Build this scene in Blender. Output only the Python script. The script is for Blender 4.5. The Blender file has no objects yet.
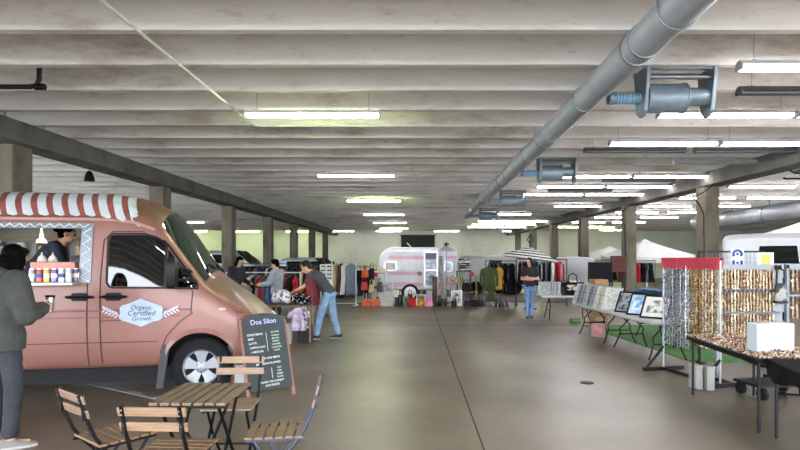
import bpy, bmesh, math, random
from mathutils import Vector, Matrix, noise
from mathutils.bvhtree import BVHTree
R = math.radians
PI = math.pi
random.seed(7)
scn = bpy.context.scene
COL = scn.collection

# ------------------------------------------------------------------ camera, sky, exposure
F = 560.0
cam_d = bpy.data.cameras.new('camera')
cam = bpy.data.objects.new('camera', cam_d)
COL.objects.link(cam)
cam.location = (0, 0, 1.6)
cam.rotation_euler = (PI / 2, 0, 0)
cam_d.sensor_width = 36.0
cam_d.lens = 36.0 * F / 800.0
cam_d.shift_x = -15.0 / 800.0
cam_d.shift_y = 33.0 / 800.0
cam_d.clip_start = 0.05
scn.camera = cam
world = bpy.data.worlds.new('sky')
scn.world = world
world.use_nodes = True
bg = world.node_tree.nodes['Background']
bg.inputs[0].default_value = (0.86, 0.93, 1.0, 1)
bg.inputs[1].default_value = 6
scn.view_settings.view_transform = 'Standard'
scn.view_settings.look = 'None'
scn.view_settings.gamma = 1.0
scn.view_settings.use_curve_mapping = False
scn.view_settings.exposure = 1.36
TUBE = 14.0          # strength of the white ceiling tubes
TUBE_GREEN = 26.0    # strength of the greenish ones


def P(px, py, Y):
    return Vector(((px - 415) * Y / F, Y, 1.6 + (258 - py) * Y / F))


def X(px, Y):
    return (px - 415) * Y / F


# ------------------------------------------------------------------ materials
def lin(h):
    h = h.lstrip('#')
    c = [int(h[i:i + 2], 16) / 255 for i in (0, 2, 4)]
    return tuple((x / 12.92 if x <= .04045 else ((x + .055) / 1.055) ** 2.4) for x in c) + (1,)


MATS = {}


def M(key, col, rough=.6, metal=0.0, col2=None, scale=6.0, bump=0.0, bscale=None, emit=0, spec=None, coat=0,
      stretch=None, trans=0, detail=4, lo=.35, hi=.65, rvar=0):
    if key in MATS:
        return MATS[key]
    m = bpy.data.materials.new(key)
    m.use_nodes = True
    nt = m.node_tree
    b = nt.nodes['Principled BSDF']
    c = lin(col) if isinstance(col, str) else tuple(col) + (1,)
    b.inputs['Base Color'].default_value = c
    b.inputs['Roughness'].default_value = rough
    b.inputs['Metallic'].default_value = metal
    if spec is not None:
        b.inputs['Specular IOR Level'].default_value = spec
    if coat:
        b.inputs['Coat Weight'].default_value = coat
        b.inputs['Coat Roughness'].default_value = .08
    if trans:
        b.inputs['Transmission Weight'].default_value = trans
    if emit:
        b.inputs['Emission Color'].default_value = c
        b.inputs['Emission Strength'].default_value = emit
    tc = nt.nodes.new('ShaderNodeTexCoord')
    mp = nt.nodes.new('ShaderNodeMapping')
    nt.links.new(tc.outputs['Object'], mp.inputs[0])
    if stretch:
        mp.inputs['Scale'].default_value = stretch
    if col2 is None and not emit:
        col2 = tuple(x * .82 for x in c[:3])
    if col2 is not None:
        c2 = lin(col2) if isinstance(col2, str) else tuple(col2) + (1,)
        n = nt.nodes.new('ShaderNodeTexNoise')
        n.inputs['Scale'].default_value = scale
        n.inputs['Detail'].default_value = detail
        nt.links.new(mp.outputs[0], n.inputs['Vector'])
        mr = nt.nodes.new('ShaderNodeMapRange')
        mr.inputs[1].default_value = lo
        mr.inputs[2].default_value = hi
        nt.links.new(n.outputs['Fac'], mr.inputs[0])
        mx = nt.nodes.new('ShaderNodeMix')
        mx.data_type = 'RGBA'
        mx.inputs[6].default_value = c
        mx.inputs[7].default_value = c2
        nt.links.new(mr.outputs[0], mx.inputs[0])
        nt.links.new(mx.outputs[2], b.inputs['Base Color'])
        if rvar:
            m2 = nt.nodes.new('ShaderNodeMapRange')
            m2.inputs[1].default_value = lo
            m2.inputs[2].default_value = hi
            m2.inputs[3].default_value = rough
            m2.inputs[4].default_value = rough + rvar
            nt.links.new(n.outputs['Fac'], m2.inputs[0])
            nt.links.new(m2.outputs[0], b.inputs['Roughness'])
    if bump:
        n2 = nt.nodes.new('ShaderNodeTexNoise')
        n2.inputs['Scale'].default_value = bscale or scale * 3
        n2.inputs['Detail'].default_value = 5
        nt.links.new(mp.outputs[0], n2.inputs['Vector'])
        bp = nt.nodes.new('ShaderNodeBump')
        bp.inputs['Strength'].default_value = bump
        bp.inputs['Distance'].default_value = .02
        nt.links.new(n2.outputs['Fac'], bp.inputs['Height'])
        nt.links.new(bp.outputs[0], b.inputs['Normal'])
    MATS[key] = m
    return m


def cloth(hexcol, hex2=None, scale=14):
    return M('cloth_' + hexcol + (hex2 or ''), hexcol, .9, 0, hex2, scale, .25, 60, spec=.12)


def paint(hexcol, rough=.4):
    return M('paint_%s_%d' % (hexcol, int(rough * 100)), hexcol, rough, 0, None, 3)


black_steel = M('black_steel', '#0b0c0d', .45, 0, spec=.25)
grey_steel = M('grey_steel', '#8b9299', .4, .6)
chrome = M('chrome', '#c4c7ca', .18, 1.0)
white_plastic = M('white_plastic', '#e6e6e2', .4)
black_plastic = M('black_plastic', '#0a0b0d', .45, spec=.25)
dark_rubber = M('dark_rubber', '#111113', .8, 0, '#19191c', 20, spec=.2)
dark_glass = M('dark_glass', '#06080a', .03, 0, '#0a0d10', 2, spec=.8)
skin = M('skin', '#c79a80', .55, 0, '#bd8b72', 12)
skin_tan = M('skin_tan', '#b98a6c', .55, 0, '#ad7d60', 12)
hair_black = M('hair_black', '#040303', .55, 0, '#080706', 40, .2, 80, stretch=(1, 1, .15), spec=.03)
hair_brown = M('hair_brown', '#120d0b', .6, 0, '#1d1511', 40, .3, 80, stretch=(1, 1, .15), spec=.25)
eye_mat = M('eye_dark', '#1a1412', .2)
lip_mat = M('lip', '#9a5a50', .5)
white_cloth = cloth('#d9d7d2')


# ------------------------------------------------------------------ mesh builder
class MB:
    def __init__(s):
        s.v = []
        s.f = []
        s.m = []

    def add(s, vs, fs, m=0, T=None):
        o = len(s.v)
        for p in vs:
            p = Vector(p)
            s.v.append(T @ p if T is not None else p)
        for f in fs:
            s.f.append([i + o for i in f])
            s.m.append(m)
        return s

    def box(s, c, d, m=0, rz=0, T=None):
        x, y, z = d[0] / 2, d[1] / 2, d[2] / 2
        vs = [(-x, -y, -z), (x, -y, -z), (x, y, -z), (-x, y, -z), (-x, -y, z), (x, -y, z), (x, y, z), (-x, y, z)]
        A = Matrix.Translation(c) @ (Matrix.Rotation(rz, 4, 'Z') if rz else Matrix())
        if T is not None:
            A = T @ A
        return s.add(vs, [(0, 3, 2, 1), (4, 5, 6, 7), (0, 1, 5, 4), (1, 2, 6, 5), (2, 3, 7, 6), (3, 0, 4, 7)], m, A)

    def tube(s, pts, r, n=8, m=0, caps=True, T=None):
        pts = [Vector(p) for p in pts]
        k = len(pts)
        rs = r if isinstance(r, (list, tuple)) else [r] * k
        d0 = (pts[1] - pts[0]).normalized()
        a = Vector((0, 0, 1)) if abs(d0.z) < .9 else Vector((1, 0, 0))
        u = d0.cross(a).normalized()
        vs = []
        for i, p in enumerate(pts):
            if i == 0:
                d = d0
            elif i == k - 1:
                d = (pts[i] - pts[i - 1]).normalized()
            else:
                d = ((pts[i] - pts[i - 1]).normalized() + (pts[i + 1] - pts[i]).normalized())
                d = d.normalized() if d.length > 1e-6 else d0
            u = (u - d * u.dot(d))
            u = u.normalized() if u.length > 1e-6 else d.orthogonal().normalized()
            w = d.cross(u)
            for j in range(n):
                t = 2 * PI * j / n
                vs.append(p + (u * math.cos(t) + w * math.sin(t)) * rs[i])
        fs = []
        for i in range(k - 1):
            for j in range(n):
                a_, b_ = i * n + j, i * n + (j + 1) % n
                fs.append((a_, b_, b_ + n, a_ + n))
        if caps:
            fs.append(tuple(reversed(range(n))))
            fs.append(tuple(range((k - 1) * n, k * n)))
        return s.add(vs, fs, m, T)

    def cyl(s, p0, p1, r, r1=None, n=12, m=0, caps=True, T=None):
        return s.tube([p0, p1], [r, r if r1 is None else r1], n, m, caps, T)

    def lathe(s, prof, c=(0, 0, 0), n=16, m=0, T=None, caps=True):
        vs, fs = [], []
        for (r, z) in prof:
            for j in range(n):
                t = 2 * PI * j / n
                vs.append((c[0] + r * math.cos(t), c[1] + r * math.sin(t), c[2] + z))
        k = len(prof)
        for i in range(k - 1):
            for j in range(n):
                a, b = i * n + j, i * n + (j + 1) % n
                fs.append((a, b, b + n, a + n))
        if caps:
            fs.append(tuple(reversed(range(n))))
            fs.append(tuple(range((k - 1) * n, k * n)))
        return s.add(vs, fs, m, T)

    def prism(s, poly, h, m=0, T=None, z0=0):
        k = len(poly)
        vs = [(p[0], p[1], z0) for p in poly] + [(p[0], p[1], z0 + h) for p in poly]
        fs = [tuple(reversed(range(k))), tuple(range(k, 2 * k))]
        for i in range(k):
            j = (i + 1) % k
            fs.append((i, j, j + k, i + k))
        return s.add(vs, fs, m, T)

    def ball(s, c, r, m=0, n=12, T=None):
        if not isinstance(r, (tuple, list)):
            r = (r, r, r)
        k = max(4, n // 2)
        vs, fs = [], []
        for i in range(1, k):
            ph = PI * i / k
            for j in range(n):
                t = 2 * PI * j / n
                vs.append((c[0] + r[0] * math.sin(ph) * math.cos(t), c[1] + r[1] * math.sin(ph) * math.sin(t), c[2] + r[2] * math.cos(ph)))
        top, bot = len(vs), len(vs) + 1
        vs += [(c[0], c[1], c[2] + r[2]), (c[0], c[1], c[2] - r[2])]
        for i in range(k - 2):
            for j in range(n):
                a, b = i * n + j, i * n + (j + 1) % n
                fs.append((a, a + n, b + n, b))
        for j in range(n):
            fs.append((top, j, (j + 1) % n))
            fs.append((bot, (k - 2) * n + (j + 1) % n, (k - 2) * n + j))
        return s.add(vs, fs, m, T)

    def loft(s, rings, m=0, caps=True, closed=True, T=None):
        n = len(rings[0])
        vs = [p for r in rings for p in r]
        fs = []
        for i in range(len(rings) - 1):
            for j in range(n if closed else n - 1):
                a, b = i * n + j, i * n + (j + 1) % n
                fs.append((a, b, b + n, a + n))
        if caps and closed:
            fs.append(tuple(reversed(range(n))))
            fs.append(tuple(range((len(rings) - 1) * n, len(rings) * n)))
        return s.add(vs, fs, m, T)

    def eloft(s, secs, n=16, m=0, T=None):
        """secs: (centre, right half vector, forward half vector)"""
        rings = []
        for c, a, b in secs:
            c, a, b = Vector(c), Vector(a), Vector(b)
            rings.append([c + a * math.cos(2 * PI * j / n) + b * math.sin(2 * PI * j / n) for j in range(n)])
        return s.loft(rings, m, T=T)

    def mesh(s, name):
        me = bpy.data.meshes.new(name)
        me.from_pydata([tuple(p) for p in s.v], [], s.f)
        me.polygons.foreach_set('material_index', s.m)
        me.update()
        bm = bmesh.new()
        bm.from_mesh(me)
        bmesh.ops.recalc_face_normals(bm, faces=bm.faces)
        bm.to_mesh(me)
        bm.free()
        return me

    def build(s, name, mats, parent=None, loc=(0, 0, 0), rz=0, smooth=35, bev=0):
        me = s.mesh(name)
        return link(name, me, mats, parent, loc, rz, smooth, bev)


def link(name, me, mats, parent=None, loc=(0, 0, 0), rz=0, smooth=35, bev=0):
    if not isinstance(mats, (list, tuple)):
        mats = [mats]
    if not me.materials:
        for m in mats:
            me.materials.append(m)
    if smooth:
        me.polygons.foreach_set('use_smooth', [True] * len(me.polygons))
        me.set_sharp_from_angle(angle=R(smooth))
    o = bpy.data.objects.new(name, me)
    COL.objects.link(o)
    o.location = loc
    o.rotation_euler = (0, 0, rz)
    if parent:
        o.parent = parent
    if bev:
        b = o.modifiers.new('bevel', 'BEVEL')
        b.width = bev
        b.segments = 2
        b.limit_method = 'ANGLE'
        b.angle_limit = R(40)
    return o


def thing(name, label, cat, loc=(0, 0, 0), rz=0, group=None):
    o = bpy.data.objects.new(name, None)
    o.empty_display_size = .1
    COL.objects.link(o)
    o.location = loc
    o.rotation_euler = (0, 0, rz)
    return tag(o, label, cat, group)


def tag(o, label, cat=None, group=None, kind=None):
    o['label'] = label
    if cat:
        o['category'] = cat
    if group:
        o['group'] = group
    if kind:
        o['kind'] = kind
    return o


def struct(name, mb, mats, label, smooth=35, bev=0, loc=(0, 0, 0), group=None, cat=None):
    o = mb.build(name, mats, None, loc, 0, smooth, bev) if isinstance(mb, MB) else link(name, mb, mats, None, loc, 0, smooth, bev)
    return tag(o, label, cat or name.split('_')[-1], group, 'structure')


def dup(root, loc, rz, label=None, group=None, mats=None):
    kids = {}
    r = root.copy()
    COL.objects.link(r)
    r.location = loc
    r.rotation_euler = (0, 0, rz)
    if label:
        r['label'] = label
    if group:
        r['group'] = group

    def rec(src, dst):
        for ch in list(src.children):
            c = ch.copy()
            COL.objects.link(c)
            c.parent = dst
            if mats:
                for i, sl in enumerate(c.material_slots):
                    if sl.material in mats:
                        nm = mats[sl.material]
                        sl.link = 'OBJECT'
                        sl.material = nm
            rec(ch, c)
    rec(root, r)
    return r


def bake(o, name=None):
    """apply the modifiers of o to a new mesh"""
    dg = bpy.context.evaluated_depsgraph_get()
    me = bpy.data.meshes.new_from_object(o.evaluated_get(dg))
    return me


def fused(mb, voxel, it=4, wrinkle=0, wscale=9):
    """one continuous skin over the overlapping closed shapes of mb"""
    o = link('tmp', mb.mesh('tmp'), [], smooth=0)
    rm = o.modifiers.new('r', 'REMESH')
    rm.mode = 'VOXEL'
    rm.voxel_size = voxel
    if it:
        sm = o.modifiers.new('s', 'SMOOTH')
        sm.iterations = it
        sm.factor = .5
    bpy.context.view_layer.update()
    me = bake(o)
    bpy.data.objects.remove(o)
    if wrinkle:
        ns = [v.normal.copy() for v in me.vertices]
        for v, n in zip(me.vertices, ns):
            p = Vector((v.co.x * wscale, v.co.y * wscale, v.co.z * wscale * 1.5))
            v.co += n * (noise.noise(p) + .5 * noise.noise(p * 2.3)) * wrinkle
        me.update()
    return me


ORD = ['first', 'second', 'third', 'fourth', 'fifth', 'sixth', 'seventh', 'eighth', 'ninth', 'tenth', 'eleventh', 'twelfth', 'thirteenth',
       'fourteenth', 'fifteenth', 'sixteenth', 'seventeenth', 'eighteenth', 'nineteenth', 'twentieth']

# ------------------------------------------------------------------ the setting
def floor_material():
    m = bpy.data.materials.new('polished_concrete')
    m.use_nodes = True
    nt = m.node_tree
    b = nt.nodes['Principled BSDF']
    tc = nt.nodes.new('ShaderNodeTexCoord')

    def nz(scale, detail, rough=.6):
        n = nt.nodes.new('ShaderNodeTexNoise')
        n.inputs['Scale'].default_value = scale
        n.inputs['Detail'].default_value = detail
        n.inputs['Roughness'].default_value = rough
        nt.links.new(tc.outputs['Object'], n.inputs['Vector'])
        return n

    def ramp(src, a, ca, bb, cb):
        r = nt.nodes.new('ShaderNodeValToRGB')
        r.color_ramp.elements[0].position = a
        r.color_ramp.elements[0].color = ca
        r.color_ramp.elements[1].position = bb
        r.color_ramp.elements[1].color = cb
        nt.links.new(src.outputs['Fac'], r.inputs[0])
        return r
    big = ramp(nz(.3, 2, .4), .3, lin('#6f6557'), .7, lin('#968b7c'))
    mid = ramp(nz(1.0, 5, .55), .27, (.62, .59, .56, 1), .74, (1, 1, 1, 1))
    spk = ramp(nz(14, 6, .7), .2, (.75, .74, .73, 1), .75, (1, 1, 1, 1))
    m1 = nt.nodes.new('ShaderNodeMix')
    m1.data_type = 'RGBA'
    m1.blend_type = 'MULTIPLY'
    m1.inputs[0].default_value = 1.0
    nt.links.new(big.outputs[0], m1.inputs[6])
    nt.links.new(mid.outputs[0], m1.inputs[7])
    m2 = nt.nodes.new('ShaderNodeMix')
    m2.data_type = 'RGBA'
    m2.blend_type = 'MULTIPLY'
    m2.inputs[0].default_value = .4
    nt.links.new(m1.outputs[2], m2.inputs[6])
    nt.links.new(spk.outputs[0], m2.inputs[7])
    nt.links.new(m2.outputs[2], b.inputs['Base Color'])
    rr = nt.nodes.new('ShaderNodeMapRange')
    rr.inputs[3].default_value = .29
    rr.inputs[4].default_value = .42
    nt.links.new(nz(.9, 3, .5).outputs['Fac'], rr.inputs[0])
    nt.links.new(rr.outputs[0], b.inputs['Roughness'])
    return m


def concrete(key, c1, c2, c3, sc=1.3, stretch=(1, 1, 1), pits=False):
    m = bpy.data.materials.new(key)
    m.use_nodes = True
    nt = m.node_tree
    b = nt.nodes['Principled BSDF']
    b.inputs['Roughness'].default_value = .9
    tc = nt.nodes.new('ShaderNodeTexCoord')
    oi = nt.nodes.new('ShaderNodeObjectInfo')
    ad = nt.nodes.new('ShaderNodeVectorMath')
    ad.operation = 'ADD'
    mu = nt.nodes.new('ShaderNodeMath')
    mu.operation = 'MULTIPLY'
    mu.inputs[1].default_value = 40
    nt.links.new(oi.outputs['Random'], mu.inputs[0])
    nt.links.new(tc.outputs['Object'], ad.inputs[0])
    nt.links.new(mu.outputs[0], ad.inputs[1])
    mp = nt.nodes.new('ShaderNodeMapping')
    mp.inputs['Scale'].default_value = stretch
    nt.links.new(ad.outputs[0], mp.inputs[0])
    n1 = nt.nodes.new('ShaderNodeTexNoise')
    n1.inputs['Scale'].default_value = sc
    n1.inputs['Detail'].default_value = 6
    n1.inputs['Roughness'].default_value = .7
    nt.links.new(mp.outputs[0], n1.inputs['Vector'])
    r = nt.nodes.new('ShaderNodeValToRGB')
    e = r.color_ramp.elements
    e[0].position = .32
    e[0].color = lin(c3)
    e[1].position = .68
    e[1].color = lin(c1)
    k = e.new(.48)
    k.color = lin(c2)
    nt.links.new(n1.outputs['Fac'], r.inputs[0])
    out = r.outputs[0]
    if pits:
        n3 = nt.nodes.new('ShaderNodeTexNoise')
        n3.inputs['Scale'].default_value = 7
        n3.inputs['Detail'].default_value = 9
        n3.inputs['Roughness'].default_value = .75
        nt.links.new(mp.outputs[0], n3.inputs['Vector'])
        r3 = nt.nodes.new('ShaderNodeValToRGB')
        r3.color_ramp.elements[0].position = .33
        r3.color_ramp.elements[0].color = (.55, .5, .45, 1)
        r3.color_ramp.elements[1].position = .42
        r3.color_ramp.elements[1].color = (1, 1, 1, 1)
        nt.links.new(n3.outputs['Fac'], r3.inputs[0])
        mm = nt.nodes.new('ShaderNodeMix')
        mm.data_type = 'RGBA'
        mm.blend_type = 'MULTIPLY'
        mm.inputs[0].default_value = .5
        nt.links.new(r.outputs[0], mm.inputs[6])
        nt.links.new(r3.outputs[0], mm.inputs[7])
        out = mm.outputs[2]
    nt.links.new(out, b.inputs['Base Color'])
    n2 = nt.nodes.new('ShaderNodeTexNoise')
    n2.inputs['Scale'].default_value = 12
    n2.inputs['Detail'].default_value = 6
    nt.links.new(mp.outputs[0], n2.inputs['Vector'])
    bp = nt.nodes.new('ShaderNodeBump')
    bp.inputs['Strength'].default_value = .25
    bp.inputs['Distance'].default_value = .02
    nt.links.new(n2.outputs['Fac'], bp.inputs['Height'])
    nt.links.new(bp.outputs[0], b.inputs['Normal'])
    return m


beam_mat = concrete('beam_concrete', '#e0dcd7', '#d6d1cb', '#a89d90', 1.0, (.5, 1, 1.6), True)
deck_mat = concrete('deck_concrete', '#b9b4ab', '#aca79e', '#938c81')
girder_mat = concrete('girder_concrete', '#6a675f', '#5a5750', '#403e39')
column_mat = concrete('column_concrete', '#70695c', '#5f5749', '#41392c', 1.4, (1.4, 1.4, .5))
wall_mat = concrete('wall_concrete', '#dcddd0', '#d4d6c8', '#c4c7b8', .4)
YB, XL, XR = 45.0, -21.0, 26.0

struct('floor', MB().box(((XL + XR) / 2, 20, -.1), (XR - XL + 10, 54, .2)), floor_material(), 'stained polished grey concrete floor of the parking hall', 0)
struct('ground', MB().box((2, -27, -.12), (70, 40, .2)), M('asphalt', '#77746f', .9, 0, '#605e5a', 3), 'grey asphalt outside the open front of the hall', 0)
struct('ceiling', MB().box(((XL + XR) / 2, 20.3, 4.27), (XR - XL, 50, .2)), deck_mat, 'grey concrete deck above the beams', 0)
wb = MB()
wb.box(((XL + XR) / 2, YB + .15, 2.2), (XR - XL, .3, 4.4))
wb.box(((XL + XR) / 2, YB - .02, 2.15), (XR - XL, .06, .07), 0)
struct('wall_back', wb, wall_mat, 'pale plastered wall closing the far end of the hall')
struct('wall_left', MB().box((XL - .15, 30, 2.2), (.3, 30, 4.4)), wall_mat, 'pale wall along the left side of the hall')
struct('wall_right', MB().box((XR + .15, 30, 2.2), (.3, 30, 4.4)), wall_mat, 'grey wall along the right side of the hall')

GLX, GRX = -6.45, 7.55
# precast joists, cross-section in (y, z)
prof = [(-.062, 3.785), (-.05, 3.765), (.05, 3.765), (.062, 3.785), (.085, 4.18), (-.085, 4.18)]


def joist_mesh(x0, x1):
    mb = MB()
    n = max(2, int((x1 - x0) / 1.0))
    mb.loft([[(x0 + (x1 - x0) * i / n, p[0], p[1]) for p in prof] for i in range(n + 1)])
    return mb.mesh('ceiling_beam')


jm = [joist_mesh(GLX - .2, GRX + .2), joist_mesh(XL, GLX - .24), joist_mesh(GRX + .24, XR)]
side = ['over the middle aisle', 'over the left bay', 'over the right bay']
NB = 52
YS = [2.5 + .955 * (i - 7) for i in range(NB)]
for i, y in enumerate(YS):
    for k in range(3):
        struct('ceiling_beam', jm[k], beam_mat, 'grey precast concrete ceiling beam spanning ' + side[k], 30, 0, (0, y, 0), 'concrete beams ' + side[k], 'ceiling beam')

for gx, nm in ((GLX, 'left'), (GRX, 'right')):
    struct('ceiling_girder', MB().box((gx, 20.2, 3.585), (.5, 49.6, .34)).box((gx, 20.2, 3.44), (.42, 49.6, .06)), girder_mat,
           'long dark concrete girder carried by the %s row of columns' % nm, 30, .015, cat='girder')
COLY = [-1.5, 3.8, 9.1, 14.4, 19.7, 25.0, 30.3, 35.6, 40.9]
cm = MB().box((0, 0, 1.72), (.36, .48, 3.44)).mesh('column')
for gx, nm in ((GLX - .10, 'left'), (GRX - .03, 'right')):
    for i, y in enumerate(COLY):
        struct('column', cm, column_mat, 'square concrete column, %s from the open end in the %s row' % (ORD[i], nm), 30, .02, (gx, y, 0), 'concrete columns')

# joints, markings and drain in the slab
jmt = M('joint', '#3f3b36', .9)
struct('floor_joint', MB().box((.575, 20, .001), (.014, 46, .004)), jmt, 'long straight expansion joint in the floor along the aisle', 0, cat='floor joint')
struct('floor_joint', MB().box((2, 13.2, .001), (40, .014, .004)), jmt, 'expansion joint crossing the floor in front of the market stalls', 0, cat='floor joint')
struct('floor_joint', MB().box((2, 3.9, .001), (40, .012, .004)), jmt, 'expansion joint crossing the floor by the bistro table', 0, cat='floor joint')
pl = MB()
pl.box((-4.3, 7.25, .002), (3.6, .1, .004), 0, R(-32))
struct('floor_marking', pl, M('worn_line', '#a9a9a6', .7, 0, '#7c7972', 5), 'worn white parking line on the floor under the van', 0, cat='floor marking')
dr = thing('floor_drain', 'small round dark drain cover set in the open floor', 'drain', (X(587, 7.17), 7.17, 0))
MB().lathe([(.085, 0), (.085, .008), (.07, .012)], n=20).build('cover', M('cast_iron', '#33312e', .6, .6), dr)

# ------------------------------------------------------------------ ceiling services
tube_white = M('tube_glow', (1.0, .97, 1.0), emit=TUBE)
tube_green = M('tube_glow_green', (.88, 1.0, .56), emit=TUBE_GREEN)
tube_off = M('tube_off', '#9fa2a4', .4)
lamp_white = M('lamp_housing', '#d6d8d8', .45)
lamp_dark = M('lamp_housing_dark', '#4a4b4d', .5)


def lamp_proto(tm, hm, label):
    t = thing('strip_light', label, 'ceiling light', (0, 0, 0))
    h = MB()
    L = 1.93
    h.prism([(-.075, .0), (-.03, .055), (.03, .055), (.075, .0), (.06, -.004), (-.06, -.004)], L, 0,
            Matrix.Translation((-L / 2, 0, 0)) @ Matrix(((0, 0, 1, 0), (1, 0, 0, 0), (0, 1, 0, 0), (0, 0, 0, 1))))
    h.build('housing', hm, t, bev=0)
    for sy in (-.038, .038):
        MB().cyl((-L / 2 + .03, sy, -.026), (L / 2 - .03, sy, -.026), .019, n=10).build('tube', tm, t)
    for sx in (-1, 1):
        MB().box((sx * (L / 2 - .012), 0, -.02), (.024, .14, .05)).build('end_cap', hm, t)
        MB().cyl((sx * .8, 0, .05), (sx * .8, 0, .53), .004, n=5).box((sx * .8, 0, .06), (.05, .03, .02)).build('hanger_wire', grey_steel, t)
    return t


LZ = 3.655
pw = pg_ = po = pdk = None


def lamp(x, y, kind, label, group, z=LZ):
    global pw, pg_, po, pdk
    if kind == 'w':
        if pw is None:
            pw = lamp_proto(tube_white, lamp_white, label)
            pw.location = (x, y, z)
            pw['group'] = group
            return pw
        return dup(pw, (x, y, z), 0, label, group)
    if kind == 'g':
        if pg_ is None:
            pg_ = lamp_proto(tube_green, lamp_white, label)
            pg_.location = (x, y, z)
            pg_['group'] = group
            return pg_
        return dup(pg_, (x, y, z), 0, label, group)
    if kind == 'o':
        if po is None:
            po = lamp_proto(tube_off, lamp_white, label)
            po.location = (x, y, z)
            po['group'] = group
            return po
        return dup(po, (x, y, z), 0, label, group)
    if pdk is None:
        pdk = lamp_proto(M('tube_dead', '#55575a', .4), lamp_dark, label)
        pdk.location = (x, y, z)
        pdk['group'] = group
        return pdk
    return dup(pdk, (x, y, z), 0, label, group)


for i, y in enumerate((8.0, 13.9, 20.0, 26.4, 32.6, 38.8)):
    lamp(-1.46, y, 'g' if i in (0, 2, 5) else 'w', 'lit strip light over the aisle left of the pipe, %s from the front' % ORD[i], 'strip lights left of the pipe')
ends = ['pipe end', 'girder end']
for i, y in enumerate((6.0, 8.0, 10.0, 14.0, 16.0, 18.0, 20.0, 22.0, 24.0, 26.0, 28.0, 31.0, 34.0, 37.0)):
    for k, x in enumerate((4.43, 6.42)):
        if i == 7 and k == 0 or i == 9 and k == 1:
            continue
        if i in (6, 8, 10):
            lamp(x, y, 'o', 'white strip light with its tubes off in %s row right of pipe, %s' % (ORD[i], ends[k]), 'unlit strip lights')
            continue
        lamp(x, y, 'g' if i == 12 else 'w', 'lit strip light in %s lit row right of pipe, %s' % (ORD[i], ends[k]), 'strip lights right of the pipe')
for y in (2.0, -3.0):  # unseen lamps out of frame, added to brighten the ceiling and van
    lamp(-1.5, y, 'w', 'added strip light over the aisle near the open end, at %d metres' % y, 'added strip lights by the open end')
for y in (4.0, 1.0, -2.0):  # more unseen rows, added for extra light right of the pipe
    for k, x in enumerate((4.43, 6.42)):
        lamp(x, y, 'w', 'added strip light near the open end right of the pipe, at %d metres, %s' % (y, ends[k]), 'added strip lights by the open end')
lamp(6.5, 12.0, 'o', 'white strip light with its tubes off, beside the right girder', 'unlit strip lights')
for x, y, w in ((4.95, 6.9, 'ahead of the second lit row'), (4.2, 10.7, 'behind the third lit row, nearer the pipe'), (6.3, 10.7, 'behind the third lit row, nearer the girder'),
                (5.9, 14.8, 'behind the fourth lit row'), (5.0, 17.0, 'behind the fifth lit row')):
    lamp(x, y, 'd', 'dark strip light without lit tubes, ' + w, 'unlit strip lights')
for i, y in enumerate((16.0, 19.0, 22.0, 25.0, 28.0, 32.0, 37.0)):
    for k, x in enumerate((9.9, 12.2)):
        lamp(x, y, 'g' if i == 6 else 'w', 'lit strip light in the right bay, %s row, %s' % (ORD[i], ('beside the girder', 'beside the big duct')[k]), 'strip lights in the right bay')
for i, y in enumerate((24.0, 32.0)):
    lamp(-13.0, y, 'w', 'lit strip light in the left bay, %s from the front' % ORD[i], 'strip lights in the left bay')
for i, x in enumerate((-17.0, -13.0, -9.0)):
    lamp(x, 43.3, 'g', 'greenish strip light by far wall of the left bay, %s from left' % ORD[i], 'strip lights at the far wall')
for i, x in enumerate((-5.6, -2.0, 2.4, 7.6)):
    lamp(x, 42.6, 'wwww'[i], 'lit strip light by the far wall of the middle aisle, %s from left' % ORD[i], 'strip lights at the far wall')
lamp(14.5, 41.0, 'g', 'greenish strip light near the far wall of the right bay', 'strip lights at the far wall')

pipe_mat = M('grey_pipe', '#a0a6aa', .42, .1, '#92989d', 3)
pt = thing('extraction_pipe', 'large grey pipe running along under the ceiling beams', 'pipe', (2.01, 0, 3.56), -.013)
MB().cyl((0, 1.5, 0), (0, 25.6, 0), .155, n=28).build('pipe', pipe_mat, pt)
for y in (3.2, 5.05, 5.25, 6.9, 8.7, 10.5, 12.9, 15.5, 18.5, 21.5, 25.5):
    MB().lathe([(.155, -.02), (.163, -.018), (.163, .018), (.155, .02)], n=28, T=Matrix.Translation((0, y, 0)) @ Matrix.Rotation(PI / 2, 4, 'X')).build('joint_band', grey_steel, pt)
for y in (4.4, 9.2, 14.0, 18.7, 23.5):
    MB().tube([(-.165 * math.cos(a), y, -.165 * math.sin(a)) for a in [PI * k / 10 for k in range(11)]], .008, 6).cyl((-.165, y, 0), (-.165, y, .25), .006).cyl((.165, y, 0), (.165, y, .25), .006).build('strap', grey_steel, pt)

reel_mat = M('reel_grey', '#7f8d96', .45, .3, '#6d7a84', 5)
hose_blue = M('hose_blue', '#86adc6', .5, 0, '#739cb8', 20)


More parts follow.
